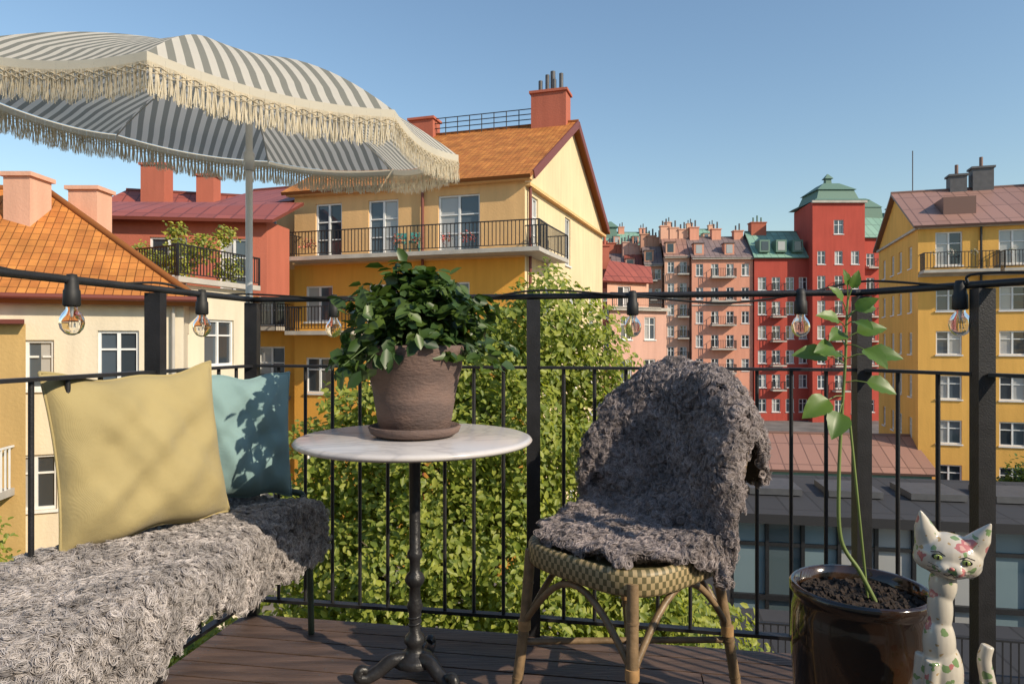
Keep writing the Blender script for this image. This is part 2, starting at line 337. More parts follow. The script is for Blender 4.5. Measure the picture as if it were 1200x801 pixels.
# terrace wing
T=Bld('roof_terrace_house',[M['cream']],M['redroof'])
T0=(-9.75,20.0);T1=(-8.8,23.2)
tf,_,_=T.body(T0,T1,(-6,1.8),GZ,2.75,[(1.7,.3,1.35,1.45),(1.7,-2.9,1.35,1.45),(1.7,-6,1.35,1.45)])
balc(T.B,Fac(T0,T1),-.3,3.4,2.95,.25,.13,.03,.95)
t2=Fac((-12.6,21.6),T0); balc(T.B,t2,0,t2.L,2.95,.1,.13,.03,.95)
T.W.add([(-9.75,20,2.75),(-8.8,23.2,2.75),(-14.8,25,2.75),(-15.75,21.8,2.75)],[(0,1,2,3)])
T.wall=[M['cream'],M['rust']]
T.fac((-16.2,24.6),(-9.2,25.6),2.75,5.6,[(5.9,2.8,1.0,2.1),(3.6,2.8,1.3,2.1)],m=1,sill=False)
T.fac((-9.2,25.6),(-9.0,27.6),2.75,5.6,m=1)
T.R.slab([(-16.6,24.0,5.55),(-8.8,25.1,5.55),(-8.6,28.2,6.8),(-16.6,28,6.8)],.12); T.done()
# ================================================================ RIGHT YELLOW HOUSE
K=Bld('ochre_apartment_building',[plaster('golden_plaster',(.76,.43,.11))],M['brroof'])
K0=Vector((22.6,38.)); K1=K0+Vector((.953,-.30))*14; kb=Vector((.30,.953))*10.3
rows=[2.75,.35,-2.1,-4.55,-7.0]
kf,kr,kl=K.body(K0,K1,kb,GZ,7.55,grid([1.5,4.5,7.5,10.5],rows,1.25,1.3)+[(1.5,5.25,1.3,1.85),(4.5,5.25,1.3,1.85),(7.5,5.25,1.3,1.85)],(),grid([1.7,4.2,6.2,8.6],[5.3]+rows,.8,1.25))
gable_tri(K.W,K0,kb,7.55,2.7,0); gable_tri(K.W,K1,kb,7.55,2.7,0)
R0,R1=roof_gable(K.R,K0,K1,kb,7.55,2.7,.45,.3)
kf.bar(K.B,0,kf.L,7.3,7.5,.004,.3,0); kf.bar(K.B,0,kf.L,4.65,4.8,.004,.1,0); kl.bar(K.B,0,kl.L,7.3,7.42,.004,.15,0)
balc(K.B,kf,0.05,3.6,4.95,1.0,.16,.03,.95); balc(K.B,kf,3.8,9,4.95,1.0,.16,.03,.95)
K.B.tube([kf.pt(3.0,7.3,.1),kf.pt(3.0,-7.9,.1)],.06,8,1)
for (s_,hh,ww) in ((3.6,1.4,.9),(4.9,1.9,1.1),(8.6,1.7,2.2)):
    p=R0+(R1-R0).normalized()*s_; chimney(K.C,(p.x,p.y),ww,.8,9.4,10.1+hh*.75,0 if ww<2 else 0,1,1,(.953,-.3))
K.cm=[M['metalgrey'],M['brroof']]
for s_ in (2.3,9.5):
    p=kf.pt(s_,8.7,-1.9); K.C.obox(p,kf.u*.8,kf.n*.9,Vector((0,0,.5)),1)
K.C.tube([R0+Vector((1.2,-.3,0)),R0+Vector((1.2,-.3,2.6))],.03,6,0)
K.done()
# ================================================================ RED HOUSE + TOWER
D=Bld('red_apartment_building',[M['red'],M['copper'],M['rust']],M['copper'])
rz=[-7,-4.2,-1.4,1.4,4.2,7.0]
def frust(mb,c,w0,d0,w1,d1,z0,z1,m=0):
    vs=[(c[0]+sx*w*.5,c[1]+sy*d*.5,z) for (w,d,z) in((w0,d0,z0),(w1,d1,z1)) for sx,sy in((-1,-1),(1,-1),(1,1),(-1,1))]
    mb.add(vs,[(0,1,5,4),(1,2,6,5),(2,3,7,6),(3,0,4,7),(4,5,6,7),(3,2,1,0)],m)
a0=(27.9,78.6);a1=(34.2,78.6)
f,_,_=D.body(a0,a1,(1,9),GZ,10.9,grid([.9,2.5,4.1,5.6],rz,.95,1.5))
for z in(-4.4,-1.6,1.2,4.0,6.8): balc(D.B,f,1.8,3.4,z,.9,.3,.05,.95)
roof_gable(D.R,a0,a1,(1,9),10.9,3.4,.4,.1)
for s_ in (1.2,3.1,5.0):
    f.bar(D.W,s_-.6,s_+.6,11.4,12.8,-1.5,.05,1); f.bar(D.G,s_-.4,s_+.4,11.6,12.6,.06,.08)
tw=((33.9,77.0),(39.8,77.0))
f,_,_=D.body(tw[0],tw[1],(.8,7),GZ,16.9,grid([1.0,2.95,4.8],rz+[9.8],.9,1.5)+[(2.95,13.2,1.1,1.6)])
for z in(-4.4,-1.6,1.2,4.0,6.8): balc(D.B,f,2.2,3.9,z,.9,.3,.05,.95)
f.bar(D.B,-.15,f.L+.15,16.7,16.95,.004,.3,0)
cc=(37.2,80.5)
frust(D.R,cc,6.3,7.4,5.6,6.6,17.0,17.25); frust(D.R,cc,4.9,5.2,4.0,4.4,17.25,18.5); frust(D.R,cc,4.5,4.8,1.8,2.0,18.5,19.5); frust(D.R,cc,.7,.7,.6,.6,19.5,20.2); frust(D.R,cc,1.0,1.0,.1,.1,20.2,20.8)
b0=(39.8,78.4);b1=(47.5,78.8)
f,_,_=D.body(b0,b1,(-.5,8),GZ,13.2,grid([1.4,3.4,5.4],rz+[9.8],.95,1.4)); roof_gable(D.R,b0,b1,(-.5,8),13.2,3.2,.4,.1)
for z in(-1.6,1.2,4.0,6.8,9.6): balc(D.B,f,.8,2.4,z,.8,.3,.05,.95)
frust(D.R,(43.2,83),2.6,2.6,2.2,2.2,15.0,17.2); frust(D.R,(43.2,83),2.4,2.4,.5,.5,17.2,18.2)
chimney(D.C,(46,82),1.6,1.2,15,17,1,0); chimney(D.C,(29.8,83),1.8,1.2,13,15.4,0,3)
D.cm=[M['rust'],M['copper']]; D.done()
# ================================================================ PINK ROW
def rowhouse(nm,q0,q1,bb,zt,mt,rm,fl=2.75,rise=2.8,bal=(.3,.7),turret=0,dorm=True,nfl=5,cw=1.55):
    X=Bld(nm,[M[mt],M[rm]],M[rm]); q0=Vector(q0);q1=Vector(q1)
    Lw=(q1-q0).length; n=max(2,int(Lw/cw)); cols=[Lw*(i+.5)/n for i in range(n)]
    k_=fl/2.75
    rws=[zt-2.2*k_-fl*i for i in range(nfl)]
    f,_,_=X.body(q0,q1,bb,GZ,zt,grid(cols,rws,.85*k_,1.4*k_),(),grid([1.4,3.2,5.0,6.8],rws,.8,1.3*k_))
    f.bar(X.B,0,Lw,zt-.3,zt-.05,.004,.35,0); f.bar(X.B,0,Lw,zt-fl*2.05,zt-fl*2.05+.15,.004,.1,0)
    for i,z in enumerate(rws): balc(X.B,f,Lw*bal[0],Lw*bal[1],z-.15,.9*k_,.25,.05,.95*k_)
    R0,R1=roof_gable(X.R,q0,q1,bb,zt,rise,.4,.1)
    if dorm:
        for c in cols[::2]: f.bar(X.W,c-.55,c+.55,zt+.25,zt+1.6,-1.6,-.25,0); f.bar(X.G,c-.35,c+.35,zt+.45,zt+1.45,-.245,-.22); f.bar(X.R,c-.65,c+.65,zt+1.6,zt+1.72,-1.7,-.15)
    for k in (.12,.5,.88): c=q0.lerp(q1,k)+Vector(bb)*.48; chimney(X.C,(c.x,c.y),1.1,.9,zt+rise-.8,zt+rise+1.3-.6*k,0,2)
    if turret:
        c=q0.lerp(q1,.3)+Vector(bb)*.4; frust(X.R,c,2.4,2.4,2.1,2.1,zt+1.2,zt+3.6); frust(X.R,c,2.8,2.8,.4,.4,zt+3.6,zt+4.8)
    X.done()
rowhouse('pink_apartment_building',(20.9,79.3),(27.85,78.9),(1,9),10.9,'pink','greyroof')
rowhouse('salmon_apartment_building',(18.0,80.5),(20.85,80.2),(1,8),11.2,'salmon','brroof',fl=2.5,bal=(.5,.95),nfl=6,cw=1.2)
rowhouse('brown_apartment_building',(15.9,81.8),(17.95,81.5),(1,8),10.4,'brown','greyroof',fl=2.3,nfl=6,cw=1.0)
rowhouse('rose_apartment_building',(13.9,83.2),(15.85,82.9),(1,8),9.6,'rose','redroof',fl=2.2,nfl=6,cw=.95)
rowhouse('terracotta_apartment_building',(10.9,84.6),(13.85,84.3),(1,8),9.9,'rust','greyroof',fl=2.1,nfl=6,cw=1.0)
rowhouse('dusty_pink_apartment_building',(15.0,126),(25.6,126.5),(1,8),19.0,'pink','copper',turret=1,nfl=7)
rowhouse('peach_apartment_building',(26.5,120),(37,120.5),(1,8),18.6,'salmon','copper',nfl=7)
# nearer rose terrace house beside the gable
S=Bld('rose_terrace_house',[M['rose'],M['salmon']],M['redroof'])
f,_,l=S.body((6.3,44),(10.4,46),(1,6),GZ,3.3,grid([1.3,3.2],[1.2,-1.6,-4.4],.9,1.5),(),grid([2,4],[1.2,-1.6],.9,1.4))
balc(S.B,f,0,3.9,3.35,.3,.16,.03,.9); f.bar(S.B,-.1,f.L+.1,3.1,3.3,.004,.3,0)
S.R.slab([(6.2,43.9,3.32),(10.5,46,3.32),(11.5,52,3.32),(7.2,50.4,3.32)],.1)
S.fac((6.5,46.6),(9.4,48),3.3,5.3,[(1.4,3.4,1.1,1.5)],m=1); S.fac((9.4,48),(10,50),3.3,5.3,m=1); S.fac((7.2,50),(6.5,46.6),3.3,5.3,m=1)
S.R.slab([(6.1,46.1,5.2),(9.9,47.9,5.2),(10.1,49.6,6.5),(7.0,49,6.9)],.12)
chimney(S.C,(6.6,50),.9,.9,5,8.0,1,2); S.cm=[M['rust'],M['rust']]; S.done()
# ================================================================ LOW BUILDINGS bottom right
V=Bld('market_hall',[M['rust'],M['greywall']],M['brroof'])
f,_,_=V.body((14.2,38),(22.2,36.5),(1,6),GZ,-5.7,grid([1.2,3.0,4.8,6.6],[-7.6],1.4,1.5))
roof_gable(V.R,(14.2,38),(22.2,36.5),(1,6),-5.7,1.2,.8,.3); f.bar(V.B,0,f.L,-6.2,-5.9,.01,.6,2); V.bm=[M['stone'],M['iron'],M['copper']]; V.done()
U=Bld('glass_pavilion',[M['darkroof']],M['darkroof'])
q0,q1=(6.6,20.5),(17.5,18.6)
f=Fac(q0,q1)
U.R.slab([f.pt(-.4,-3.95,.5),f.pt(f.L+.4,-3.95,.5),f.pt(f.L+.4,-3.8,-5.0),f.pt(-.4,-3.8,-5.0)],.28)
for i in range(4):
    c=f.pt(1.6+i*2.4,-3.75,-2.6); U.C.obox(c,f.u*.8,f.n*.9,Vector((0,0,.10)),0)
nP=11
for i in range(nP+1):
    uu=f.L*i/nP; f.bar(U.F,uu-.05,uu+.05,GZ,-4.23,-.08,.06)
f.bar(U.F,0,f.L,-5.0,-4.9,-.05,.04); f.bar(U.F,0,f.L,-6.6,-6.45,-.05,.075)
for i in range(nP): U.G.add([f.pt(f.L*i/nP,GZ,-.06),f.pt(f.L*(i+1)/nP,GZ,-.06),f.pt(f.L*(i+1)/nP,-4.2,-.06),f.pt(f.L*i/nP,-4.2,-.06)],[(0,1,2,3)])
for mb,n_,ms in((U.F,'mullions',[M['iron']]),(U.G,'glazing',[glassmat('pavilion_glass',(.08,.11,.12),.3)]),(U.R,'roof',[M['darkroof'],M['iron']]),(U.C,'skylights',[M['metalgrey']])): mb.obj(n_,ms,U.e)
An=Bld('garden_annex',[M['greywall']],M['darkroof'])
An.body((5.2,15.0),(14.5,13.2),(.6,3.2),GZ,-6.2,grid([1.5,4,6.5],[-7.6],1,1.1)); fa=Fac((5.2,15.0),(14.5,13.2))
An.R.slab([fa.pt(-.3,-6.1,.3),fa.pt(fa.L+.3,-6.1,.3),fa.pt(fa.L+.3,-6.05,-3.4),fa.pt(-.3,-6.05,-3.4)],.15); balc(An.B,fa,0,fa.L,-6.05,.1,.15,.025,1.0,1,1); An.done()
# ================================================================ foliage
def leaves_mesh(name,pos,nrm,size,mats,parent=None,asp=.55,jit=.8,fold=.25):
    n=len(pos); r=rng.normal(size=(n,3))
    nn=nrm+jit*r*.6; nn/=np.linalg.norm(nn,axis=1)[:,None]
    t=np.cross(nn,rng.normal(size=(n,3))); t/=np.linalg.norm(t,axis=1)[:,None]; b=np.cross(nn,t)
    s=(size*(.65+.7*rng.random(n)))[:,None]; w=s*asp*.5
    V=np.stack([pos,pos+t*s*.35+b*w+nn*s*fold*.3,pos+t*s*.75+b*w*.75+nn*s*fold*.2,pos+t*s-nn*s*.08,pos+t*s*.75-b*w*.75+nn*s*fold*.2,pos+t*s*.35-b*w+nn*s*fold*.3],axis=1).reshape(-1,3)
    me=bpy.data.meshes.new(name); me.vertices.add(n*6); me.vertices.foreach_set('co',V.ravel())
    idx=(np.arange(n)[:,None]*6+np.array([0,1,2,3,0,3,4,5])[None]).ravel()
    me.loops.add(n*8); me.loops.foreach_set('vertex_index',idx.astype(np.int32)); me.polygons.add(n*2)
    me.polygons.foreach_set('loop_start',(np.arange(n*2)*4).astype(np.int32))
    me.update(calc_edges=True); me.validate()
    for m in mats: me.materials.append(m)
    o=bpy.data.objects.new(name,me); sc.collection.objects.link(o)
    if parent: o.parent=parent
    return o
def blob_leaves(blobs,dens):
    P=[];Nn=[]
    for x,y,z,r in blobs:
        n=int(dens*r*r); d=rng.normal(size=(n,3)); d/=np.linalg.norm(d,axis=1)[:,None]
        lump=1+.18*np.sin(d[:,0]*7+x*3)+.16*np.sin(d[:,1]*6+z*5)+.16*np.sin(d[:,2]*8+x)
        rr=r*lump*(.5+.55*rng.random(n)**.6); P.append(np.array([x,y,z])+d*rr[:,None]*[1,1,.9]); Nn.append(d*.5+np.array([.5,-.45,.5]))
    return np.concatenate(P),np.concatenate(Nn)
M['bark']=mat('bark',(.10,.075,.05),.9,.3,8,.8,30)
def tree(name,base,blobs,dens,size,lm,trunk_r=.22):
    e=empty(name); mb=MB(); b=Vector(base); cz=max(x[2] for x in blobs)
    cx=sum(x[0] for x in blobs)/len(blobs); cy=sum(x[1] for x in blobs)/len(blobs)
    top=Vector((cx,cy,cz-.4)); pts=[b.lerp(top,t)+Vector((.15*math.sin(t*5),.1*math.cos(t*4),0)) for t in np.linspace(0,1,9)]
    mb.tube(pts,[trunk_r*(1-.85*t) for t in np.linspace(0,1,9)],10)
    for x,y,z,r in blobs:
        zz=z-r*.9; t=min(.92,max(.15,(zz-.6-b.z)/(top.z-b.z))); s=b.lerp(top,t); q=Vector((x,y,z))
        mid=s.lerp(q,.5)+Vector((0,0,-.15)); mb.tube([s,mid,q],[trunk_r*.4*(1-.7*t)+.02,.04,.015],7)
        for k in range(5):
            d=Vector(rng.normal(size=3)).normalized()*r*.8; mb.tube([q.lerp(s,.2),q+d*.5,q+d],[.02,.014,.006],5)
    mb.obj('trunk_and_limbs',[M['bark']],e)
    P,Nn=blob_leaves(blobs,dens); leaves_mesh('foliage',P,Nn,size,[lm],e); return e
lm1=leafmat('tree_leaves',(.14,.20,.030),(.40,.42,.075),.45)
tree('broadleaf_tree',(-.3,10.2,GZ),[(.55,10,1.25,.8),(.1,10.2,.85,.7),(-.4,9.8,.55,.8),(-1.2,10,.35,.75),(-1.9,10,-.1,.75),(1.05,10.4,.65,.75),(1.25,10.2,-.3,.8),(-2.4,10,-.8,.85),(-2.6,9.8,-1.8,.9),(-1,9.4,-.7,1.0),(.1,9.3,-.4,1.0),(.9,9.6,-1.5,1.0),(-1.5,9,-2.0,1.1),(-.3,8.8,-1.8,1.1),(.3,8.6,-3.0,1.2)],4300,.100,lm1)
tree('broadleaf_tree',(1.2,9.4,GZ),[(1.7,9.2,-2.4,.95),(2.4,9.5,-3.3,.9),(1.2,8.8,-3.6,1.1),(-.8,8.6,-3.6,1.2),(-2.3,9.2,-3.2,1.1),(-2.6,9.6,-4.4,1.1),(-1.2,8.8,-4.8,1.2),(.6,8.8,-4.8,1.2),(2.2,9.2,-4.9,1.1),(3.0,9.8,-4.4,.7)],3900,.105,leafmat('tree_leaves_light',(.14,.20,.030),(.42,.43,.08),.45))
bushm=leafmat('bush_leaves',(.05,.10,.02),(.13,.19,.04),.3)
def bush(name,blobs,dens,size,m=None):
    P,Nn=blob_leaves(blobs,dens); return leaves_mesh(name,P,Nn,size,[m or bushm])
bush('courtyard_shrubs',[(-11,13.5,-3.6,1.0),(-12.3,13.2,-4.2,1.2),(-10,13.8,-5.0,1.4),(-9,14.5,-6.5,1.6),(-4.3,11,-5.2,1.1),(-5.5,11.8,-5.0,1.3),(-6.9,12.8,-5.2,1.5),(-8,14,-5.4,1.4)],1700,.14,lm1)
bush('garden_hedge',[(24.6,32,-6.2,1.6),(26.5,31,-6,1.9),(28,31,-6.4,1.6)],1500,.2)
bush('roof_terrace_plants',[(-10.6,21.9,3.7,.55),(-9.9,21.9,4.1,.45),(-9.3,22.3,3.4,.45),(-11.5,22.2,3.6,.4),(-9.6,22.8,4.6,.35),(-12.2,22.4,3.9,.4),(-11.0,22.4,4.6,.35)],1900,.12,leafmat('terrace_leaves',(.08,.14,.02),(.42,.40,.05),.35))
fb=[]
for uu in(1.2,1.6,5.4,6.2,7.4,8.3): q=fc.pt(uu,5.0,1.05); fb.append((q.x,q.y,q.z,.24))
P,Nn=blob_leaves(fb,900); leaves_mesh('balcony_flowers',P,Nn,.09,[leafmat('flowers',(.05,.12,.03),(.75,.10,.10),.1)])
fb=[]
for uu in(.6,1.4,2.4,4.2,5.2,6.0): q=kf.pt(uu,5.9,.9); fb.append((q.x,q.y,q.z,.22))
P,Nn=blob_leaves(fb,800); leaves_mesh('balcony_flowers',P,Nn,.09,[leafmat('white_flowers',(.05,.12,.03),(.7,.6,.6),.1)])
# ================================================================ OWN BUILDING + DECK
own=empty('home_building'); w=MB()
w.box((-9,-6,GZ),(9,-.95,2.2)); w.obj('walls',[plaster('own_plaster',(.70,.64,.52))],own)
C=[Vector((-1.004,2.64)),Vector((.077,2.456)),Vector((1.152,2.25)),Vector((1.33,1.93)),Vector((1.9,.93))]
sl=MB(); poly=[(-1.04,2.68),(1.17,2.29),(1.37,1.94),(1.94,.94),(1.94,-.94),(-1.70,-.94)]
sl.add([(x,y,-.04) for x,y in poly]+[(x,y,-.24) for x,y in poly],[tuple(range(6))[::-1],tuple(range(6,12))]+[(i,(i+1)%6,6+(i+1)%6,6+i) for i in range(6)])
deck=empty('balcony_deck'); sl.obj('slab',[mat('dark_concrete',(.08,.075,.07),.9)],deck)
e_=Vector((.986,-.168)); f_=Vector((-.168,-.986)); C0=C[0]
dk=MB(); y=.0; i=0
while y<3.65:
    s_end=min(2.17+.72*max(y,0),3.2); s0=-.03
    while s0<s_end-.05:
        s1=min(s_end,s0+random.uniform(1.6,3.2))
        a=C0+e_*s0+f_*(y+.046); b=C0+e_*(s1-.004)+f_*(y+.046); zz=random.uniform(-.0022,0)
        p=Vector((a.x,a.y,-.012+zz)); q=Vector((b.x,b.y,-.012+zz)); dk.beam(p,q,.090,.024)
        s=s0+.05
        while s<s1:
            for k in(-.028,.028):
                c_=C0+e_*s+f_*(y+.046+k); dk.lathe([(.0035,.0003),(.003,.0009),(.0001,.0009)],(c_.x,c_.y,zz),8,1)
            s+=.45
        s0=s1
    y+=.0975
o=dk.obj('planks',[mat('stained_decking',(.155,.100,.076),.5,.35,9,.5,40,stretch=(.35,3.2,1),col2=(.065,.043,.034)),M['metalgrey']],deck)
# ================================================================ RAILING
ZT=1.213; ZH=.958
rl=MB(); Lend=C0+Vector((-.18,-.984))*3.4; Lp=C0+Vector((-.18,-.984))*.54
def post(p,zt=ZT): rl.box((p.x-.024,p.y-.02,0),(p.x+.024,p.y+.02,zt-.012))
for p in (C[0],C[1],C[2],C[3],Lp,C0+Vector((-.18,-.984))*1.75): post(p)
def run(a,b,off=.0):
    a3=Vector((a.x,a.y,0));b3=Vector((b.x,b.y,0)); d=b3-a3; L=d.length; dn=d.normalized()
    for z,wd,h in((ZH,.034,.010),(.06,.03,.012)): rl.beam(a3+dn*.022+Vector((0,0,z)),b3-dn*.022+Vector((0,0,z)),wd,h)
    rl.tube([a3+Vector((0,0,ZT)),b3+Vector((0,0,ZT))],.011,10)
    n=max(1,round(L/.111))
    for i in range(1,n):
        p=a3+d*i/n; rl.tube([p+Vector((0,0,.066)),p+Vector((0,0,ZH-.005))],.0068,8)
run(C[0],C[1]);run(C[1],C[2]);run(C[2],C[3]);run(C[3],C[4]);run(Lp,C[0]);run(C0+Vector((-.18,-.984))*1.75,Lp);run(Lend,C0+Vector((-.18,-.984))*1.75)
rl.obj('balcony_railing',[M['iron']])
# ================================================================ STRING LIGHTS
slt=empty('string_lights'); cb=MB(); gl=MB(); fil=MB()
def RL(s): p=C0+Vector((-.18,-.984))*s; return Vector((p.x,p.y,ZT))
def RM(s): p=C0+e_*s; return Vector((p.x,p.y,ZT))
pC2=Vector((*C[2],ZT)); pC3=Vector((*C[3],ZT)); pC4=Vector((*C[4],ZT))
bulbs=[RL(1.9),RL(.84),RL(.295),RM(.34),RM(1.444),RM(1.997),pC2.lerp(pC3,.80)]
seq=[RL(2.6),RL(1.9),RL(1.4),RL(.84),RL(.5),RL(.295),RM(0),RM(.34),RM(.75),RM(1.1),RM(1.444),RM(1.75),RM(1.997),pC2,pC2.lerp(pC3,.8),pC3,pC3.lerp(pC4,.5),pC4]
offs=[.03,.0,.035,-.005,.02,-.004,.02,-.002,-.03,.02,-.004,-.03,-.002,.035,.0,.03,-.02,.02]
def smooth_path(pts,sub=10):
    out=[]
    for i in range(len(pts)-1):
        p0=pts[max(i-1,0)];p1=pts[i];p2=pts[i+1];p3=pts[min(i+2,len(pts)-1)]
        for k in range(sub):
            t=k/sub; out.append(.5*((2*p1)+(p2-p0)*t+(2*p0-5*p1+4*p2-p3)*t*t+(-p0+3*p1-3*p2+p3)*t**3))
    out.append(pts[-1]); return out
cp=[p+Vector((0,-.02,o)) for p,o in zip(seq,offs)]
cb.tube(smooth_path(cp),.0042,6)
for b in bulbs:
    q=b+Vector((0,-.022,-.004)); cb.lathe([(.003,.02),(.012,.018),(.016,.0),(.017,-.02),(.020,-.024),(.021,-.062),(.018,-.066),(0.001,-.066)],q,20)
    gl.lathe([(.013,-.066),(.014,-.074),(.022,-.084),(.0285,-.097),(.030,-.110),(.027,-.124),(.018,-.136),(.008,-.141),(.0005,-.142)],q,24)
    fil.tube([q+Vector((0,0,-.066)),q+Vector((0,0,-.092))],[.006,.003],8,1)
    for k in range(6):
        a=k*math.pi/3; fil.tube([q+Vector((.004*math.cos(a),.004*math.sin(a),-.09)),q+Vector((.011*math.cos(a),.011*math.sin(a),-.122))],.0006,5)
gm,nt,bb=newmat('clear_bulb_glass'); bb.inputs['Transmission Weight'].default_value=1; bb.inputs['Roughness'].default_value=.02; bb.inputs['IOR'].default_value=1.12; bb.inputs['Base Color'].default_value=(.97,.97,.95,1); bb.inputs['Specular IOR Level'].default_value=1.0
cb.obj('cable_and_sockets',[mat('black_rubber',(.015,.015,.015),.6,.1)],slt); gl.obj('bulbs',[gm],slt); fil.obj('filaments',[mat('filament',(.12,.09,.06),.4,metal=.5),M['white']],slt)
# ================================================================ PARASOL
ps=empty('parasol'); Cn=Vector((-1.11,2.67,1.90)); nrm=Vector((.10,-.085,1)).normalized()
X=Vector((1,0,0)); X=(X-nrm*X.dot(nrm)).normalized(); Yv=nrm.cross(X)
RR=.90; SAG=.255; phis=[math.radians(-80+45*k) for k in range(8)]
def prof(t): return SAG*(1-t**2.0)
def rib(k,t):
    a=phis[k%8]; return Cn+(X*math.cos(a)+Yv*math.sin(a))*RR*t+nrm*prof(t)
cn=MB(); rb=MB(); fr=MB(); nT,nW=14,16; HW=RR*math.sin(math.radians(22.5))
for k in range(8):
    P=np.zeros((nT+1,nW+1,3));UV=np.zeros((nT+1,nW+1,2))
    for i in range(nT+1):
        t=.015+.985*i/nT; A_=rib(k,t);B_=rib(k+1,t)
        for j in range(nW+1):
            w_=j/nW; p=A_.lerp(B_,w_); s4=4*w_*(1-w_); p=p-nrm*.028*s4*t - (p-Cn).normalized()*.02*s4*t*(1 if t>.9 else .3)
            P[i,j]=p; UV[i,j]=((w_*2-1)*HW*t+5,t)
    cn.grid(P,0,True,UV)
    last=[Vector(P[nT,j]) for j in range(nW+1)]
    def rim(w_):
        x=w_*nW; j=min(int(x),nW-1); return last[j].lerp(last[j+1],x-j)
    dn=Vector((0,0,-1))
    for j in range(nW):
        a,b=last[j],last[j+1]; o_=(a-Cn); o_.z=0; o_=o_.normalized()*.006
        fr.add([a+o_,b+o_,b+o_+dn*.030,a+o_+dn*.030],[(0,1,2,3)],1)
    n=480
    for s_ in range(n):
        w_=(s_+random.random()*.8)/n; p=rim(w_); tdir=(rim(min(1,w_+.02))-rim(max(0,w_-.02))).normalized(); out=Vector((p.x-Cn.x,p.y-Cn.y,0)).normalized()
        ln=.108+.006*math.sin(s_*.13)+random.uniform(-.010,.006)
        g_=(round(w_*44-.5)+.5)/44; gp=rim(min(1,max(0,g_)))
        p1=p.lerp(gp,.6)+dn*.050+out*random.uniform(0,.01); p2=p.lerp(gp,.1)+dn*ln+out*random.uniform(-.004,.014)+tdir*random.uniform(-.006,.006)
        p0=p+dn*.024+out*.007; wd=tdir*.0015
        fr.add([p0-wd,p0+wd,p1+wd*1.1,p1-wd*1.1,p2+wd*.7,p2-wd*.7],[(0,1,2,3),(3,2,4,5)],0)
    for rr_ in range(3):
        pts=[rim(j/64)+dn*(.034+.008*rr_+.004*math.sin(j*1.6+rr_*3))+Vector(((rim(j/64)-Cn).x,(rim(j/64)-Cn).y,0)).normalized()*.009 for j in range(65)]
        fr.tube(pts,.0013,4,0)
    rb.tube([rib(k,t)-nrm*.012 for t in np.linspace(.03,.99,10)],.0035,6,0)
    st=Cn+nrm*(SAG-.24); rb.tube([st,rib(k,.52)-nrm*.015],.003,6,0)
m,nt,b=newmat('striped_canvas'); L=nt.links; uv=N(nt,'ShaderNodeUVMap'); sx=N(nt,'ShaderNodeSeparateXYZ'); L.new(uv.outputs[0],sx.inputs[0])
mu=N(nt,'ShaderNodeMath',operation='MULTIPLY'); mu.inputs[1].default_value=1/.045; L.new(sx.outputs[0],mu.inputs[0]); fr_=N(nt,'ShaderNodeMath',operation='FRACT'); L.new(mu.outputs[0],fr_.inputs[0])
gt=N(nt,'ShaderNodeMath',operation='GREATER_THAN'); gt.inputs[1].default_value=.52; L.new(fr_.outputs[0],gt.inputs[0])
mx=N(nt,'ShaderNodeMix',data_type='RGBA'); mx.inputs['A'].default_value=(.76,.72,.64,1); mx.inputs['B'].default_value=(.31,.31,.275,1); L.new(gt.outputs[0],mx.inputs['Factor'])
L.new(mx.outputs['Result'],b.inputs['Base Color']); b.inputs['Roughness'].default_value=.9; b.inputs['Specular IOR Level'].default_value=.1
tr=N(nt,'ShaderNodeBsdfTranslucent'); L.new(mx.outputs['Result'],tr.inputs[0]); ms=N(nt,'ShaderNodeMixShader'); ms.inputs[0].default_value=.45
nz=N(nt,'ShaderNodeTexNoise'); nz.inputs['Scale'].default_value=9; bp=N(nt,'ShaderNodeBump'); bp.inputs['Strength'].default_value=.35; bp.inputs['Distance'].default_value=.02; L.new(nz.outputs['Fac'],bp.inputs['Height']); L.new(bp.outputs[0],b.inputs['Normal'])
L.new(b.outputs[0],ms.inputs[1]); L.new(tr.outputs[0],ms.inputs[2]); L.new(ms.outputs[0],nt.nodes['Material Output'].inputs[0])
fringe=mat('cotton_fringe',(.78,.70,.54),.9,.08,30,trans=.45)
cn.obj('canopy',[m],ps); fr.obj('fringe',[fringe,mat('hem',(.72,.66,.53),.9,.05,trans=.3)],ps)
top=Cn+nrm*SAG
rb.tube([(-1.03,2.675,0),(-1.03,2.675,1.98)],.0135,14,0); rb.tube([(-1.03,2.675,1.97),top-nrm*.02],.012,12,0); rb.lathe([(.001,.03),(.012,.02),(.02,-.005),(.02,-.03)],top+nrm*.01,16,0); rb.lathe([(.0135,0),(.02,0),(.02,.07),(.0135,.07)],(-1.03,2.675,1.72),16,0)
rb.obj('pole_and_ribs',[mat('white_enamel',(.72,.72,.70),.35,.04)],ps)
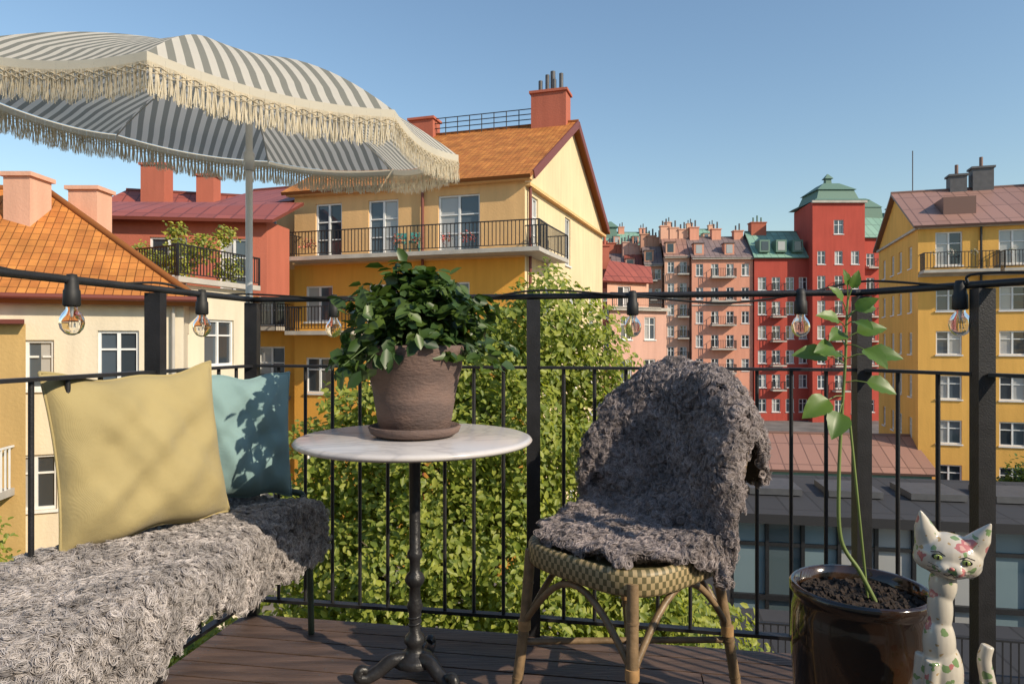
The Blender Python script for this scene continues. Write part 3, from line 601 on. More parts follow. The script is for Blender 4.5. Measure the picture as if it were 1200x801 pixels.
# ================================================================ TABLE
tb=empty('bistro_table'); TX,TY=-.306,2.15
mt,nt,b=newmat('marble'); L=nt.links; tc=N(nt,'ShaderNodeTexCoord'); n1=N(nt,'ShaderNodeTexNoise'); n1.inputs['Scale'].default_value=3; n1.inputs['Detail'].default_value=10; n1.inputs['Distortion'].default_value=1.5; L.new(tc.outputs['Object'],n1.inputs['Vector'])
r=N(nt,'ShaderNodeValToRGB'); es=r.color_ramp.elements; es[0].position=.40; es[0].color=(.60,.57,.56,1); es[1].position=.58; es[1].color=(.62,.59,.57,1); v=es.new(.49); v.color=(.47,.45,.45,1); v=es.new(.45); v.color=(.58,.55,.54,1); v=es.new(.53); v.color=(.57,.54,.53,1)
L.new(n1.outputs['Fac'],r.inputs[0]); L.new(r.outputs[0],b.inputs['Base Color']); b.inputs['Roughness'].default_value=.25
a=MB(); a.lathe([(.001,0),(.355,0),(.365,.004),(.37,.011),(.365,.018),(.355,.022),(.001,.022)],(TX,TY,.732),96); a.obj('marble_top',[mt],tb)
a=MB(); a.lathe([(.001,.731),(.15,.731),(.15,.722),(.035,.715),(.022,.69),(.018,.66),(.017,.40),(.024,.39),(.024,.375),(.017,.365),(.016,.33),(.026,.32),(.032,.305),(.026,.29),(.017,.28),(.018,.24),(.026,.22),(.019,.20),(.017,.14),(.03,.125),(.034,.11),(.024,.095),(.03,.08),(.055,.065),(.07,.045),(.05,.035),(.001,.035)],(TX,TY,0),32)
a.tube([Vector((TX+.018*math.cos(t*9),TY+.018*math.sin(t*9),.15+.09*t/3)) for t in np.linspace(0,3,60)],.004,6)
for k in range(3):
    an=math.radians(-40+120*k); d=Vector((math.cos(an),math.sin(an),0)); o_=Vector((TX,TY,0))
    pts=smooth_path([o_+d*.02+Vector((0,0,.055)),o_+d*.07+Vector((0,0,.06)),o_+d*.11+Vector((0,0,.035)),o_+d*.15+Vector((0,0,.018)),o_+d*.175+Vector((0,0,.026)),o_+d*.168+Vector((0,0,.045)),o_+d*.15+Vector((0,0,.04))],6)
    a.tube(pts,[.024-.010*i/(len(pts)-1) for i in range(len(pts))],10)
a.obj('cast_iron_pedestal',[mat('cast_iron',(.02,.02,.022),.4,.2,20,.3,60)],tb)
# ================================================================ TERRACOTTA POT + PLANT
pp=empty('potted_plant'); a=MB(); z0=.756
a.lathe([(.001,.004),(.125,.004),(.138,.012),(.145,.030),(.140,.034),(.130,.022),(.001,.02)],(TX+.0,TY,z0),64)
a.lathe([(.001,.024),(.108,.024),(.112,.028),(.124,.10),(.128,.118),(.127,.122),(.143,.20),(.147,.205),(.153,.262),(.156,.268),(.156,.280),(.150,.284),(.143,.282),(.140,.25),(.001,.245)],(TX+.0,TY,z0),64)
a.obj('terracotta_pot',[mat('aged_terracotta',(.20,.13,.105),.85,.2,9,.4,60,col2=(.12,.085,.075),stretch=(1,1,2.5))],pp)
c0=Vector((TX,TY,z0+.26)); st=MB(); P=[];Nn=[]
for k in range(165):
    an=random.uniform(0,2*math.pi); el=math.radians(random.uniform(-14,86)); d=Vector((math.cos(an)*math.cos(el),math.sin(an)*math.cos(el),math.sin(el)))
    ln=random.uniform(.55,1.10)*(.270 if el<.6 else .235)
    tip=c0+Vector((d.x*ln*1.02,d.y*ln*.9,d.z*ln*.98+.02)); mid=c0.lerp(tip,.5)+Vector((0,0,.045))
    if el<0.1: tip.z-=.02
    sp=smooth_path([c0+Vector((d.x*.03,d.y*.03,-.03)),mid,tip],8); st.tube(sp,.0018,5)
    for i in range(6,len(sp)):
        P.append(np.array(sp[i])+rng.normal(size=3)*.012); Nn.append(np.array(d)*.6+np.array([0,-.1,.7]))
    for q in range(3): P.append(np.array(tip)+rng.normal(size=3)*.012); Nn.append(np.array(d)*.6+np.array([0,-.1,.6]))
st.obj('stems',[mat('green_stem',(.08,.13,.04),.6)],pp)
leaves_mesh('leaves',np.array(P),np.array(Nn),.049,[leafmat('glossy_leaves',(.020,.055,.016),(.10,.16,.03),.25,.4)],pp,.60,.9)
# ================================================================ FUR
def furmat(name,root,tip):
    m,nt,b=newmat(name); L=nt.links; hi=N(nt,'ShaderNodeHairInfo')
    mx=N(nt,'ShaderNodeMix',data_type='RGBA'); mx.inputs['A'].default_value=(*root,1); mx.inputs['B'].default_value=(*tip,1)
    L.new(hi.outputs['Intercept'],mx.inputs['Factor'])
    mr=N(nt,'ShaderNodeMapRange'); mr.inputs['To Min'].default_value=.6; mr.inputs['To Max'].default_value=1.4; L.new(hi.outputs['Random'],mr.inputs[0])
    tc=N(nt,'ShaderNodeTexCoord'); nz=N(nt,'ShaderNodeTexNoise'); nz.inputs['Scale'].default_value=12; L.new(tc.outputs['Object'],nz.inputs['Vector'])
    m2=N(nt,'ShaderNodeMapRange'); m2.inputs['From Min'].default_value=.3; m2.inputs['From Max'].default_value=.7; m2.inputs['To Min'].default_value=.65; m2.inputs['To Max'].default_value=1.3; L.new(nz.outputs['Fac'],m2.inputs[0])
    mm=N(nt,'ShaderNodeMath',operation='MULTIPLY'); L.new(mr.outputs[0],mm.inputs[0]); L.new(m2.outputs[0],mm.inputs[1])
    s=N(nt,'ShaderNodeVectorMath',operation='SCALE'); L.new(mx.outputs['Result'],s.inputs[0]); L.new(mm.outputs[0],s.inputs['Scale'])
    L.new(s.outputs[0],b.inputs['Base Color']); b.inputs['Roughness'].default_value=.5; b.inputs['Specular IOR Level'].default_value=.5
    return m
def fur(name,P,Nr,m,parent,length=.035,curl=.006,strands=14,spread=.012,radius=.0011,droop=.35,K=9,turns=1.6,jit=.3,phj=.3,tip=.8):
    n=len(P); T=np.linspace(0,1,K)
    d=Nr+rng.normal(size=(n,3))*jit+np.array([0,0,-droop]); d/=np.linalg.norm(d,axis=1)[:,None]
    a=np.cross(d,rng.normal(size=(n,3))); a/=np.linalg.norm(a,axis=1)[:,None]; b=np.cross(d,a)
    L_=length*(.6+.8*rng.random(n)); ph=rng.random(n)*6.28; sg=np.where(rng.random(n)>.5,1,-1)
    rep=lambda x:np.repeat(x,strands,axis=0)
    P2,d2,a2,b2,L2,ph2,s2=map(rep,(P,d,a,b,L_,ph,sg)); N2=n*strands
    off=rng.normal(size=(N2,3))*spread*.6; off-=rep(Nr)*np.sum(off*rep(Nr),axis=1)[:,None]
    ph2=ph2+rng.normal(size=N2)*phj; cr=curl*(.6+.8*rng.random(N2)); L2=L2*(.8+.35*rng.random(N2))
    A=np.zeros((N2,K,3))
    for i,t in enumerate(T):
        w_=cr*min(1,t*2.2); an=ph2+s2*t*turns*2*math.pi
        A[:,i]=P2+off*(1-tip*t)+d2*(L2*t*(1-.25*t))[:,None]+a2*(w_*np.cos(an))[:,None]+b2*(w_*np.sin(an))[:,None]+np.array([0,0,-1])*(L2*.2*t*t)[:,None]
    hc=bpy.data.hair_curves.new(name); hc.add_curves([K]*N2)
    hc.attributes['position'].data.foreach_set('vector',A.astype(np.float32).ravel())
    ra=hc.attributes.get('radius') or hc.attributes.new('radius','FLOAT','POINT')
    rad=np.tile(radius*(1.0-.45*T),N2).astype(np.float32); ra.data.foreach_set('value',rad)
    hc.materials.append(m); o=bpy.data.objects.new(name,hc); sc.collection.objects.link(o); o.parent=parent; return o
def surf_sample(fn,n,mask=None):
    u=rng.random(n);v=rng.random(n); P=fn(u,v); e=1e-3
    du=fn(np.minimum(u+e,1),v)-fn(np.maximum(u-e,0),v); dv=fn(u,np.minimum(v+e,1))-fn(u,np.maximum(v-e,0))
    nn=np.cross(du,dv); nn/=np.linalg.norm(nn,axis=1)[:,None]+1e-12; return P,nn,u,v
def skin_base(fn,name,m,parent,flip=False,nu=50,nv=70):
    U,Vv=np.meshgrid(np.linspace(0,1,nu),np.linspace(0,1,nv),indexing='ij'); G_=fn(U.ravel(),Vv.ravel()).reshape(nu,nv,3)
    a=MB(); a.grid(G_); o=a.obj(name,[m],parent); s=o.modifiers.new('s','SOLIDIFY'); s.thickness=.008; s.offset=0; return o
# ================================================================ BENCH
bn=empty('garden_bench'); a=MB(); sl_=MB()
def xe(y): return -.725-(2.42-y)*.105
for yy in (2.44,1.55,.62):
    xr=xe(yy); xl=xr-.42
    if yy>2: fp=smooth_path([Vector((xr+.0,yy+.02,0)),Vector((xr-.005,yy+.01,.30)),Vector((xr-.02,yy,.485)),Vector((xr-.06,yy,.515)),Vector((xr-.16,yy,.525)),Vector((xl+.05,yy,.50))],8)
    else: fp=[Vector((xr-.04,yy,0)),Vector((xr-.04,yy,.42))]
    a.tube(fp,.011,10); a.tube([(xl+.0,yy,0),(xl+.02,yy,.43)],.011,10)
    a.tube([(xr-.03,yy,.42),(xl+.02,yy,.42)],.010,8)
for k in range(6):
    w_=.03+k*.07; sl_.beam((xe(2.46)-w_,2.46,.445),(xe(.6)-w_,.6,.445),.058,.02)
a.obj('frame',[M['green_paint']],bn); sl_.obj('slats',[M['green_paint']],bn)
def bench_skin(u,v):
    y=2.47-v*1.65; wtop=.42; s=u*(wtop+.17+.03*np.sin(v*9)+.02*np.sin(v*23))
    th=np.clip((s-wtop)/.05,0,1)*math.pi/2; over=np.clip(s-wtop-.05,0,None)
    x=np.where(s<wtop,s,wtop+.035*np.sin(th)); z=np.where(s<wtop,0,-.035*(1-np.cos(th)))-over
    far=np.clip((.03-v)/.03,0,1)
    z=z+.49-.04*far+.010*np.sin(u*8+v*14)+.008*np.sin(v*31+u*5)
    xx=-.725-(2.42-y)*.105-.42+x+.012*np.sin(v*17)*(s>wtop)
    return np.stack([xx,y+.0*u,z],axis=-1)
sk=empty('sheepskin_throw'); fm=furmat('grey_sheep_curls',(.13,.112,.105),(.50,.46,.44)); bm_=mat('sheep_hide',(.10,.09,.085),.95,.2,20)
skin_base(bench_skin,'hide',bm_,sk)
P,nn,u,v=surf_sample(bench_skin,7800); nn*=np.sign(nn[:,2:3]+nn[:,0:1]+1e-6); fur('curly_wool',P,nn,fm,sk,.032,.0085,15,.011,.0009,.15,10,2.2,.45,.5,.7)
# ================================================================ CUSHIONS
def fabric(name,col):
    m,nt,b=newmat(name); L=nt.links; tc=N(nt,'ShaderNodeTexCoord')
    w1=N(nt,'ShaderNodeTexWave'); w1.inputs['Scale'].default_value=180; w1.bands_direction='X'; w2=N(nt,'ShaderNodeTexWave'); w2.inputs['Scale'].default_value=180; w2.bands_direction='Y'
    L.new(tc.outputs['Object'],w1.inputs['Vector']); L.new(tc.outputs['Object'],w2.inputs['Vector']); ad=N(nt,'ShaderNodeMath',operation='ADD'); L.new(w1.outputs['Fac'],ad.inputs[0]); L.new(w2.outputs['Fac'],ad.inputs[1])
    nz=N(nt,'ShaderNodeTexNoise'); nz.inputs['Scale'].default_value=7; nz.inputs['Detail'].default_value=8; L.new(tc.outputs['Object'],nz.inputs['Vector'])
    mr=N(nt,'ShaderNodeMapRange'); mr.inputs['To Min'].default_value=.82; mr.inputs['To Max'].default_value=1.15; L.new(nz.outputs['Fac'],mr.inputs[0])
    s=N(nt,'ShaderNodeVectorMath',operation='SCALE'); s.inputs[0].default_value=col; L.new(mr.outputs[0],s.inputs['Scale']); L.new(s.outputs[0],b.inputs['Base Color'])
    bp=N(nt,'ShaderNodeBump'); bp.inputs['Strength'].default_value=.25; bp.inputs['Distance'].default_value=.002; L.new(ad.outputs[0],bp.inputs['Height'])
    b2=N(nt,'ShaderNodeBump'); b2.inputs['Strength'].default_value=.5; b2.inputs['Distance'].default_value=.02; L.new(nz.outputs['Fac'],b2.inputs['Height']); L.new(bp.outputs[0],b2.inputs['Normal']); L.new(b2.outputs[0],b.inputs['Normal'])
    b.inputs['Roughness'].default_value=.95; b.inputs['Sheen Weight'].default_value=.15; b.inputs['Specular IOR Level'].default_value=.1
    return m
def cushion(name,A,B,h,thick,lean,m,seed,zb):
    A=Vector((*A,zb[0]));B=Vector((*B,zb[1])); ux=(B-A); W_=ux.length; ux.normalize(); up=(Vector((lean[0],lean[1],1))).normalized(); nn=ux.cross(up).normalized(); up=nn.cross(ux)
    n=49; mb=MB()
    def edge(s,t):
        return (A+B)/2+ux*(s*W_/2*(1-.07*(1-t*t)*abs(s)**3))+up*(h/2+t*h/2*(1-.07*(1-s*s)*abs(t)**3)-.014*(1-s*s)*(t+1)*.5+.006*math.sin(s*7+seed)*(t*t))
    for side in(1,-1):
        P=np.zeros((n,n,3))
        for i in range(n):
            for j in range(n):
                s=-1+2*i/(n-1);t=-1+2*j/(n-1)
                th=thick*(1.0-.18*t)*max(0,(1-abs(s)**3.2))**.62*max(0,(1-abs(t)**3.2))**.62
                e=(1-s*s)*(1-t*t)
                wr=.014*math.sin(s*5+t*3+seed)*e+.010*math.sin((s-t)*8+seed*2)*e+.008*math.sin(10*math.atan2(t,s)+seed)*min(1,s*s+t*t)*(1-abs(s)**6)*(1-abs(t)**6)+.003*math.sin(s*19+t*11)*e
                P[i,j]=edge(s,t)+nn*side*(th+(wr if th>0 else 0))
        mb.grid(P)
    e=[edge(s,t) for s,t in [(x,-1) for x in np.linspace(-1,1,20)]+[(1,x) for x in np.linspace(-1,1,20)]+[(x,1) for x in np.linspace(1,-1,20)]+[(-1,x) for x in np.linspace(1,-1,20)]]
    mb.tube(e,.004,6,closed=True)
    return mb.obj(name,[m])
cushion('mustard_cushion',(-1.145,1.73),(-.885,2.14),.475,.085,(-.16,.06),fabric('mustard_linen',(.40,.325,.155)),1.3,(.50,.515))
cushion('teal_cushion',(-1.04,2.20),(-.785,2.43),.44,.075,(-.13,.03),fabric('teal_linen',(.23,.35,.35)),4.1,(.52,.51))
# ================================================================ RATTAN CHAIR
ch=empty('rattan_chair'); F2=Vector((-.75,-.66,0)).normalized(); S2=Vector((.66,-.75,0)).normalized(); CC=Vector((.33,2.0,0))
def ck(x,y,z): return CC+S2*x+F2*y+Vector((0,0,z))
can=mat('rattan_cane',(.30,.20,.11),.45,.3,25,.2,80,col2=(.16,.11,.06)); a=MB()
legs={'fl':[(-.19,.20,.44),(-.20,.215,.22),(-.215,.24,0)],'fr':[(.19,.20,.44),(.20,.215,.22),(.215,.24,0)],'bl':[(-.17,-.20,.44),(-.19,-.24,.2),(-.20,-.28,0)],'br':[(.17,-.20,.44),(.19,-.24,.2),(.20,-.28,0)]}
for k,p in legs.items():
    q=smooth_path([ck(*x) for x in p],8); a.tube(q,.0155,12)
    for i in (4,9,13): a.tube([q[i]-(q[i+1]-q[i])*.08,q[i]+(q[i+1]-q[i])*.08],.0172,12)
def arch(p,q,h):
    p,q=Vector(p),Vector(q); return [ck(*(p.lerp(q,t)+Vector((0,0,h*math.sin(math.pi*t))))) for t in np.linspace(0,1,14)]
for p,q in(((-.205,.215,.22),(.205,.215,.22)),((.20,.215,.22),(.19,-.235,.22)),((-.20,.215,.22),(-.19,-.235,.22)),((-.19,-.235,.22),(.19,-.235,.22))): a.tube(arch(p,q,.17),.0095,10)
a.tube([ck(.21,.225,.17),ck(-.195,-.255,.17)],.010,8); a.tube([ck(-.21,.225,.17),ck(.195,-.255,.17)],.010,8)
hoop=smooth_path([ck(.20,-.20,.45),ck(.225,-.225,.60),ck(.23,-.27,.76),ck(.18,-.32,.88),ck(.08,-.34,.93),ck(-.08,-.34,.93),ck(-.18,-.32,.88),ck(-.23,-.27,.76),ck(-.225,-.225,.60),ck(-.20,-.20,.45)],8)
a.tube(hoop,.014,12)
for s_ in np.linspace(-.17,.17,8): a.tube([ck(s_,-.22,.45),ck(s_*1.1,-.29,.7),ck(s_*.95,-.34+.3*s_*s_,.91-abs(s_)*.15)],.004,6)
a.obj('cane_frame',[can],ch)
a=MB()
for i in(20,21,24): 
    p=hoop[i]; a.tube([hoop[i]-(hoop[i+1]-hoop[i])*.5,hoop[i]+(hoop[i+1]-hoop[i])*.5],.019,12)
for k,p in legs.items(): q=ck(*p[1]); a.tube([q-Vector((0,0,.014)),q+Vector((0,0,.014))],.0185,12)
a.obj('bindings',[mat('binding',(.45,.27,.12),.5,.2,30)],ch)
m,nt,b=newmat('woven_rattan'); L=nt.links; uv=N(nt,'ShaderNodeUVMap'); chk=N(nt,'ShaderNodeTexChecker'); chk.inputs['Scale'].default_value=1; chk.inputs['Color1'].default_value=(.42,.32,.17,1); chk.inputs['Color2'].default_value=(.13,.11,.05,1); L.new(uv.outputs[0],chk.inputs['Vector']); L.new(chk.outputs['Color'],b.inputs['Base Color']); b.inputs['Roughness'].default_value=.5
a=MB(); ns=120; hw=.235
ringp=[]
for i in range(ns+1):
    t=2*math.pi*i/ns; c_,s_=math.cos(t),math.sin(t); ex=.55; ringp.append((hw*math.copysign(abs(c_)**ex,c_),hw*.98*math.copysign(abs(s_)**ex,s_)))
cum=[0]
for i in range(ns): cum.append(cum[-1]+math.dist(ringp[i],ringp[i+1]))
prf=[(-.02,.465),(-.006,.472),(.006,.468),(.010,.458),(.010,.415),(.004,.405),(-.01,.40)]
P=np.zeros((len(prf),ns+1,3));UV=np.zeros((len(prf),ns+1,2))
tot=round(cum[-1]/.011/2)*2
for i,(dr,z) in enumerate(prf):
    for j,(x,y) in enumerate(ringp):
        l=math.hypot(x,y); P[i,j]=ck(x*(1+dr/l),y*(1+dr/l),z); UV[i,j]=(cum[j]/cum[-1]*tot,[0,1,1.6,2.0,4.6,5.2,6][i]*1.0)
a.grid(P,0,True,UV)
top_=[ck(x*.93,y*.93,.462) for x,y in ringp[:-1]]; a.add(top_,[tuple(range(len(top_)))],0)
a.obj('woven_seat',[m],ch)
# sheepskin on chair: one smooth sheet from behind the back, over the top, down the front and across the seat
pf=[(-.40,.62),(-.415,.72),(-.41,.84),(-.385,.935),(-.335,.975),(-.285,.94),(-.255,.85),(-.23,.74),(-.20,.64),(-.155,.56),(-.08,.505),(.02,.49),(.10,.487),(.165,.485),(.20,.478)]
pfa=np.array(pf); cl=np.concatenate([[0],np.cumsum(np.linalg.norm(np.diff(pfa,axis=0),axis=1))]); cl/=cl[-1]
def sst(x): x=np.clip(x,0,1); return x*x*(3-2*x)
def chair_skin(u,v):
    yy=np.interp(v,cl,pfa[:,0]); zz=np.interp(v,cl,pfa[:,1]); s_=u*2-1
    hwL=np.interp(v,[0,.15,.28,.38,.50,.62,.75,.90,1],[.22,.25,.24,.26,.31,.34,.27,.21,.17])
    hwR=np.interp(v,[0,.15,.28,.38,.50,.62,.75,.90,1],[.24,.275,.275,.31,.38,.44,.36,.22,.17])
    hw_=np.where(s_>0,hwR,hwL)+.010*np.sin(v*37)+.008*np.sin(v*61+1); x=s_*hw_; ax=abs(x)
    ob=sst((zz-.48)/.22)
    yb=yy+ob*np.minimum(1.5*x*x,.10)
    zb=zz-ob*np.clip(ax-.04,0,1)**2*sst((zz-.68)/.28)*3.0
    lim=.25; over=np.clip(ax-lim,0,1); x2=np.sign(x)*(np.minimum(ax,lim)+.18*over)
    yb=yb+over*.25*(1-ob)
    zb=zb-over*1.0*(1-.35*ob)
    zb=zb+.008*np.sin(v*40+u*7)+.006*np.sin(u*15+v*9)+.004
    return np.array(CC)[None]+np.array(S2)[None]*x2[:,None]+np.array(F2)[None]*yb[:,None]+np.array([0,0,1.])[None]*zb[:,None]
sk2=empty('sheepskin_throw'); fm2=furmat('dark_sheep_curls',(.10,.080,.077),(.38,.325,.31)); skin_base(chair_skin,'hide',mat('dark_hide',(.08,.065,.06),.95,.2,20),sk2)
P,nn,u,v=surf_sample(chair_skin,8300)
outd=np.zeros_like(P)
bk_=v<.22; tp=(v>=.22)&(v<.36); ft=(v>=.36)&(v<.62); se=v>=.62
outd[bk_]=-np.array(F2); outd[tp]=[0,0,1]; outd[ft]=np.array(F2)+np.array([0,0,.5]); outd[se]=[0,0,1]
sidev=((u-.5)*2); outd+=np.array(S2)[None]*(np.sign(sidev)*np.clip(abs(sidev)-.55,0,1)*2.2)[:,None]
sg=np.sign(np.sum(nn*outd,axis=1)); sg[sg==0]=1; nn*=sg[:,None]
fur('curly_wool',P,nn,fm2,sk2,.031,.0085,15,.011,.0009,.12,10,2.2,.45,.5,.7)
# ================================================================ GLAZED POT + YOUNG TREE
gp=empty('potted_seedling'); a=MB(); GX,GY=.84,1.65; zr=.462
a.lathe([(.001,.0),(.115,.0),(.122,.008),(.130,.05),(.148,.18),(.156,.32),(.153,.40),(.147,.425),(.150,.434),(.158,.445),(.158,.458),(.152,.464),(.143,.460),(.139,.42),(.139,.40)],(GX,GY,0),72)
a.obj('glazed_pot',[mat('brown_glaze',(.045,.022,.010),.12,.5,6,.15,12,coat=.6,col2=(.012,.007,.005))],gp)
a=MB(); n=30; P=np.zeros((n,n,3))
for i in range(n):
    for j in range(n):
        r_=.1395*i/(n-1); t=2*math.pi*j/(n-1); P[i,j]=(GX+r_*math.cos(t),GY+r_*math.sin(t),.428+.007*math.sin(t*5+i)*(i/n)+random.uniform(0,.006)*(j<n-1))
a.grid(P)
for k in range(320):
    r_=.133*math.sqrt(random.random()); t=random.random()*6.28; s_=random.uniform(.0015,.0045); a.obox((GX+r_*math.cos(t),GY+r_*math.sin(t),.434),(s_,s_*.3,0),(0,s_,s_*.4),(0,.2*s_,s_*.8))
a.obj('potting_soil',[mat('soil',(.030,.019,.013),.95,.4,60,.8,120)],gp)
a=MB(); stem=smooth_path([Vector(p) for p in((.868,1.63,.43),(.835,1.64,.50),(.795,1.65,.575),(.790,1.65,.72),(.798,1.65,.885),(.806,1.65,1.01),(.808,1.65,1.09),(.812,1.65,1.155))],8)
a.tube(stem,[.0055-.003*i/(len(stem)-1) for i in range(len(stem))],8)
a.tube([(.862,1.655,.43),(.822,1.662,.86)],.003,6)
lv=MB()
def bigleaf(base,dirv,up,L_,W_,cup=.15,droop=.25):
    base=Vector(base); d=Vector(dirv).normalized(); s=d.cross(Vector(up)).normalized(); u_=s.cross(d)
    n=9;P=np.zeros((n,7,3))
    for i in range(n):
        t=i/(n-1); w_=W_*.5*(math.sin(math.pi*min(1,t**.72))**.8)*(1-.15*t)+.0004
        for j in range(7):
            q=(j-3)/3; P[i,j]=base+d*L_*t-u_*droop*L_*t*t+s*q*w_+u_*(abs(q)*w_*cup*2+.0015*math.sin(t*22)*abs(q))
    lv.grid(P)
L8=[(.70,(-.9,-.2,.15),.085,.05),(.73,(-.6,-.5,.1),.078,.055),(.72,(.75,-.3,.0),.075,.05),(.66,(.8,-.3,-.2),.07,.05),(.80,(.85,-.2,.25),.07,.045),(.84,(-.8,-.3,.3),.06,.038),(.62,(-.75,-.3,-.35),.08,.055),(.60,(-.35,-.5,-.5),.075,.055),(.88,(.5,-.4,.45),.055,.035),(.92,(-.5,-.3,.6),.05,.03),(.97,(.3,-.3,1),.045,.025),(.99,(-.2,-.3,1),.04,.022),(.77,(.3,-.5,-.3),.07,.048),(.9,(.8,.1,.2),.06,.035),(.76,(.2,.8,.2),.06,.04),(.86,(.2,-.6,-.1),.055,.036),(.82,(-.5,-.5,-.1),.06,.04)]
for t,d,l_,w_ in L8:
    p=stem[int(t*(len(stem)-1))]; d=Vector(d).normalized(); pt=.05 if t<.8 else .025
    q=p+d*pt+Vector((0,0,.012)); a.tube([p,p.lerp(q,.5)+Vector((0,0,.004)),q],.0015,5); bigleaf(q,d,(.1,-.9,.75),l_*1.0,w_*1.1)
a.obj('stem',[mat('young_stem',(.16,.22,.06),.5)],gp); lm=leafmat('young_leaves',(.08,.16,.025),(.15,.25,.045),.35,.4); lv.obj('leaves',[lm],gp)
# ================================================================ CERAMIC CAT on stool
so=MB(); SX,SY=.895,1.40
so.lathe([(.001,.245),(.072,.245),(.078,.238),(.078,.225),(.07,.22),(.001,.22)],(SX,SY,0),32)
for k in range(3):
    t=2*math.pi*k/3+.5; so.tube([(SX+.045*math.cos(t),SY+.045*math.sin(t),.225),(SX+.065*math.cos(t),SY+.065*math.sin(t),0)],.010,8)
so.obj('plant_stool',[mat('stool_wood',(.16,.09,.05),.6,.3,10,stretch=(1,1,6))])
cat=empty('ceramic_cat'); cm=MB()
def ell(c,r,rot=None,n=20):
    vs=[];fs=[]
    for i in range(n+1):
        th=math.pi*i/n
        for j in range(n):
            ph=2*math.pi*j/n; v=Vector((r[0]*math.sin(th)*math.cos(ph),r[1]*math.sin(th)*math.sin(ph),r[2]*math.cos(th)))
            if rot: v=rot@v
            vs.append(Vector(c)+v)
    for i in range(n):
        for j in range(n): fs.append((i*n+j,(i+1)*n+j,(i+1)*n+(j+1)%n,i*n+(j+1)%n))
    cm.add(vs,fs,0,True)
bx_,by_=.888,1.41
ell((bx_+.012,by_,.305),(.052,.044,.055)); ell((bx_+.0,by_,.37),(.040,.036,.07)); ell((bx_-.006,by_,.43),(.031,.029,.06)); ell((bx_-.004,by_,.50),(.024,.023,.06)); ell((bx_+.002,by_,.55),(.026,.026,.04))
ell((bx_+.035,by_-.02,.285),(.035,.022,.04)); ell((bx_+.035,by_+.02,.285),(.035,.022,.04))
cm.tube([(bx_-.03,by_-.018,.40),(bx_-.038,by_-.02,.32),(bx_-.040,by_-.022,.262)],[.014,.012,.013],12); cm.tube([(bx_-.03,by_+.018,.40),(bx_-.038,by_+.02,.32),(bx_-.040,by_+.022,.262)],[.014,.012,.013],12)
for dy in(-.022,.022): ell((bx_-.050,by_+dy,.257),(.020,.012,.011)); ell((bx_+.0,by_+dy*1.7,.256),(.030,.012,.011))
HC=Vector((.897,1.405,.612)); fwd=Vector((-.42,-.90,-.10)).normalized(); rt=Vector((.90,-.42,-.12)); rt=(rt-fwd*rt.dot(fwd)).normalized(); up_=rt.cross(fwd)
if up_.z<0: up_=-up_
Rm=Matrix((rt,fwd,up_)).transposed()
ell(HC,(.062,.050,.046),Rm); ell(HC+fwd*.028-up_*.012,(.034,.030,.024),Rm); ell(HC+fwd*.048-up_*.012+rt*.011,(.014,.013,.012),Rm); ell(HC+fwd*.048-up_*.012-rt*.011,(.014,.013,.012),Rm); ell(HC-up_*.012+rt*.032,(.030,.030,.026),Rm); ell(HC-up_*.012-rt*.032,(.030,.030,.026),Rm)
for s_ in(-1,1):
    b_=HC+rt*s_*.036+up_*.020; tp_=HC+rt*s_*.062+up_*.086+fwd*.008; cm.tube([b_,b_.lerp(tp_,.5)+rt*s_*.002,b_.lerp(tp_,.85),tp_],[.028,.018,.007,.002],14)
tail=smooth_path([Vector(p) for p in((bx_+.045,by_,.27),(bx_+.075,by_-.01,.275),(bx_+.090,by_-.015,.315),(bx_+.080,by_-.02,.365),(bx_+.072,by_-.022,.405),(bx_+.078,by_-.024,.435))],6)
cm.tube(tail,[.018-.006*i/(len(tail)-1) for i in range(len(tail))],12)
m,nt,b=newmat('painted_porcelain'); L=nt.links; tc=N(nt,'ShaderNodeTexCoord')
def voro(scale,thr,col,prev,rnd=1,feat='F1'):
    v=N(nt,'ShaderNodeTexVoronoi'); v.inputs['Scale'].default_value=scale; v.inputs['Randomness'].default_value=rnd; L.new(dist.outputs[0],v.inputs['Vector'])
    lt=N(nt,'ShaderNodeMath',operation='LESS_THAN'); lt.inputs[1].default_value=thr; L.new(v.outputs['Distance'],lt.inputs[0])
    mx=N(nt,'ShaderNodeMix',data_type='RGBA'); L.new(lt.outputs[0],mx.inputs['Factor'])
    if isinstance(prev,tuple): mx.inputs['A'].default_value=prev
    else: L.new(prev,mx.inputs['A'])
    mx.inputs['B'].default_value=(*col,1); return mx.outputs['Result']
nz=N(nt,'ShaderNodeTexNoise'); nz.inputs['Scale'].default_value=60; L.new(tc.outputs['Object'],nz.inputs['Vector'])
sc1=N(nt,'ShaderNodeVectorMath',operation='SCALE'); sc1.inputs['Scale'].default_value=.022; L.new(nz.outputs['Color'],sc1.inputs[0])
dist=N(nt,'ShaderNodeVectorMath',operation='ADD'); L.new(tc.outputs['Object'],dist.inputs[0]); L.new(sc1.outputs[0],dist.inputs[1])
o1=voro(34,.26,(.20,.30,.13),(.60,.55,.46,1)); o1=voro(21,.25,(.50,.18,.17),o1); o1=voro(21,.12,(.65,.38,.32),o1); o1=voro(47,.16,(.45,.32,.16),o1)
L.new(o1,b.inputs['Base Color']); b.inputs['Roughness'].default_value=.12; b.inputs['Coat Weight'].default_value=.5
co=cm.obj('body',[m],cat); rm=co.modifiers.new('r','REMESH'); rm.mode='VOXEL'; rm.voxel_size=.0022; rm.use_smooth_shade=True; smm=co.modifiers.new('s','SMOOTH'); smm.factor=.6; smm.iterations=7
fcx=MB()
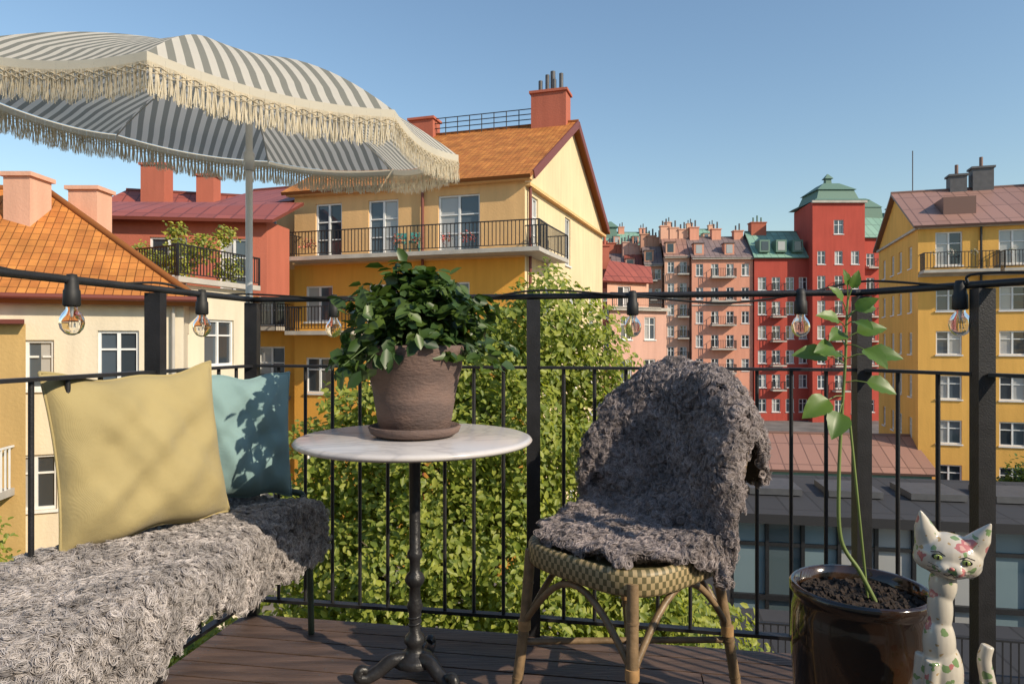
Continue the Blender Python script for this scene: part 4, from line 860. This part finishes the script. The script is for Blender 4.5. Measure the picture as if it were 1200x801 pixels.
def disc_on(c,r1,r2,m,th=.003):
    vs=[];n=16
    for i in range(9):
        a_=math.pi/2*i/8
        for j in range(n):
            t=2*math.pi*j/n; vs.append(c+rt*r1*math.cos(a_)*math.cos(t)+up_*r2*math.cos(a_)*math.sin(t)+fwd*th*math.sin(a_))
    fcx.add(vs,[(i*n+j,i*n+(j+1)%n,(i+1)*n+(j+1)%n,(i+1)*n+j) for i in range(8) for j in range(n)],m,True)
for s_ in(-1,1):
    c=HC+fwd*.0445+rt*s_*.024+up_*.008; disc_on(c,.0115,.0062,0); disc_on(c+fwd*.0022,.0075,.0055,1); disc_on(c+fwd*.0042,.0022,.0048,0,.0015)
    fcx.tube([c+rt*s_*.014+up_*.008,c+up_*.0115+fwd*.001,c-rt*s_*.012+up_*.005+fwd*.001],.0012,6,0)
    for k in(-1,0,1):
        w0=HC+fwd*.056-up_*(.014+.004*k)+rt*s_*.018; fcx.tube([w0,w0+rt*s_*.022-up_*.004*k-fwd*.010],.0006,5,0)
    q=HC+fwd*.0615-up_*.015; fcx.tube([q,q-up_*.006+rt*s_*.006-fwd*.001,q-up_*.005+rt*s_*.012-fwd*.005],.0011,6,0)
disc_on(HC+fwd*.059-up_*.006,.0052,.0038,2,.0035)
fcx.obj('face',[mat('black_glaze',(.02,.02,.02),.15),mat('green_eye',(.35,.42,.12),.1),mat('pink_nose',(.55,.20,.18),.2)],cat)
# ================================================================ LIGHT, SKY, CAMERA
az=math.radians(126); el=math.radians(32)
sd=Vector((math.sin(az)*math.cos(el),math.cos(az)*math.cos(el),math.sin(el)))
su=bpy.data.lights.new('sun','SUN'); su.energy=5.0; su.angle=math.radians(.5); su.color=(1,.86,.67); so_=bpy.data.objects.new('sun',su); sc.collection.objects.link(so_); so_.rotation_euler=(-sd).to_track_quat('-Z','Y').to_euler()
wd=bpy.data.worlds.new('World'); sc.world=wd; wd.use_nodes=True; nt=wd.node_tree; bg=nt.nodes['Background']; sk_=nt.nodes.new('ShaderNodeTexSky'); sk_.sky_type='NISHITA'; sk_.sun_disc=False; sk_.sun_elevation=el; sk_.sun_rotation=az; sk_.air_density=1.5; sk_.dust_density=.3; sk_.ozone_density=3.6
nt.links.new(sk_.outputs[0],bg.inputs[0]); bg.inputs[1].default_value=.15
cam=bpy.data.cameras.new('camera'); cam.lens=24; cam.sensor_width=36; cam.clip_end=4000; cam.clip_start=.02; co_=bpy.data.objects.new('camera',cam); sc.collection.objects.link(co_); co_.location=(0,0,EYE); co_.rotation_euler=(math.radians(90),0,0); sc.camera=co_
sc.view_settings.view_transform='Standard'; sc.view_settings.look='None'; sc.view_settings.exposure=0
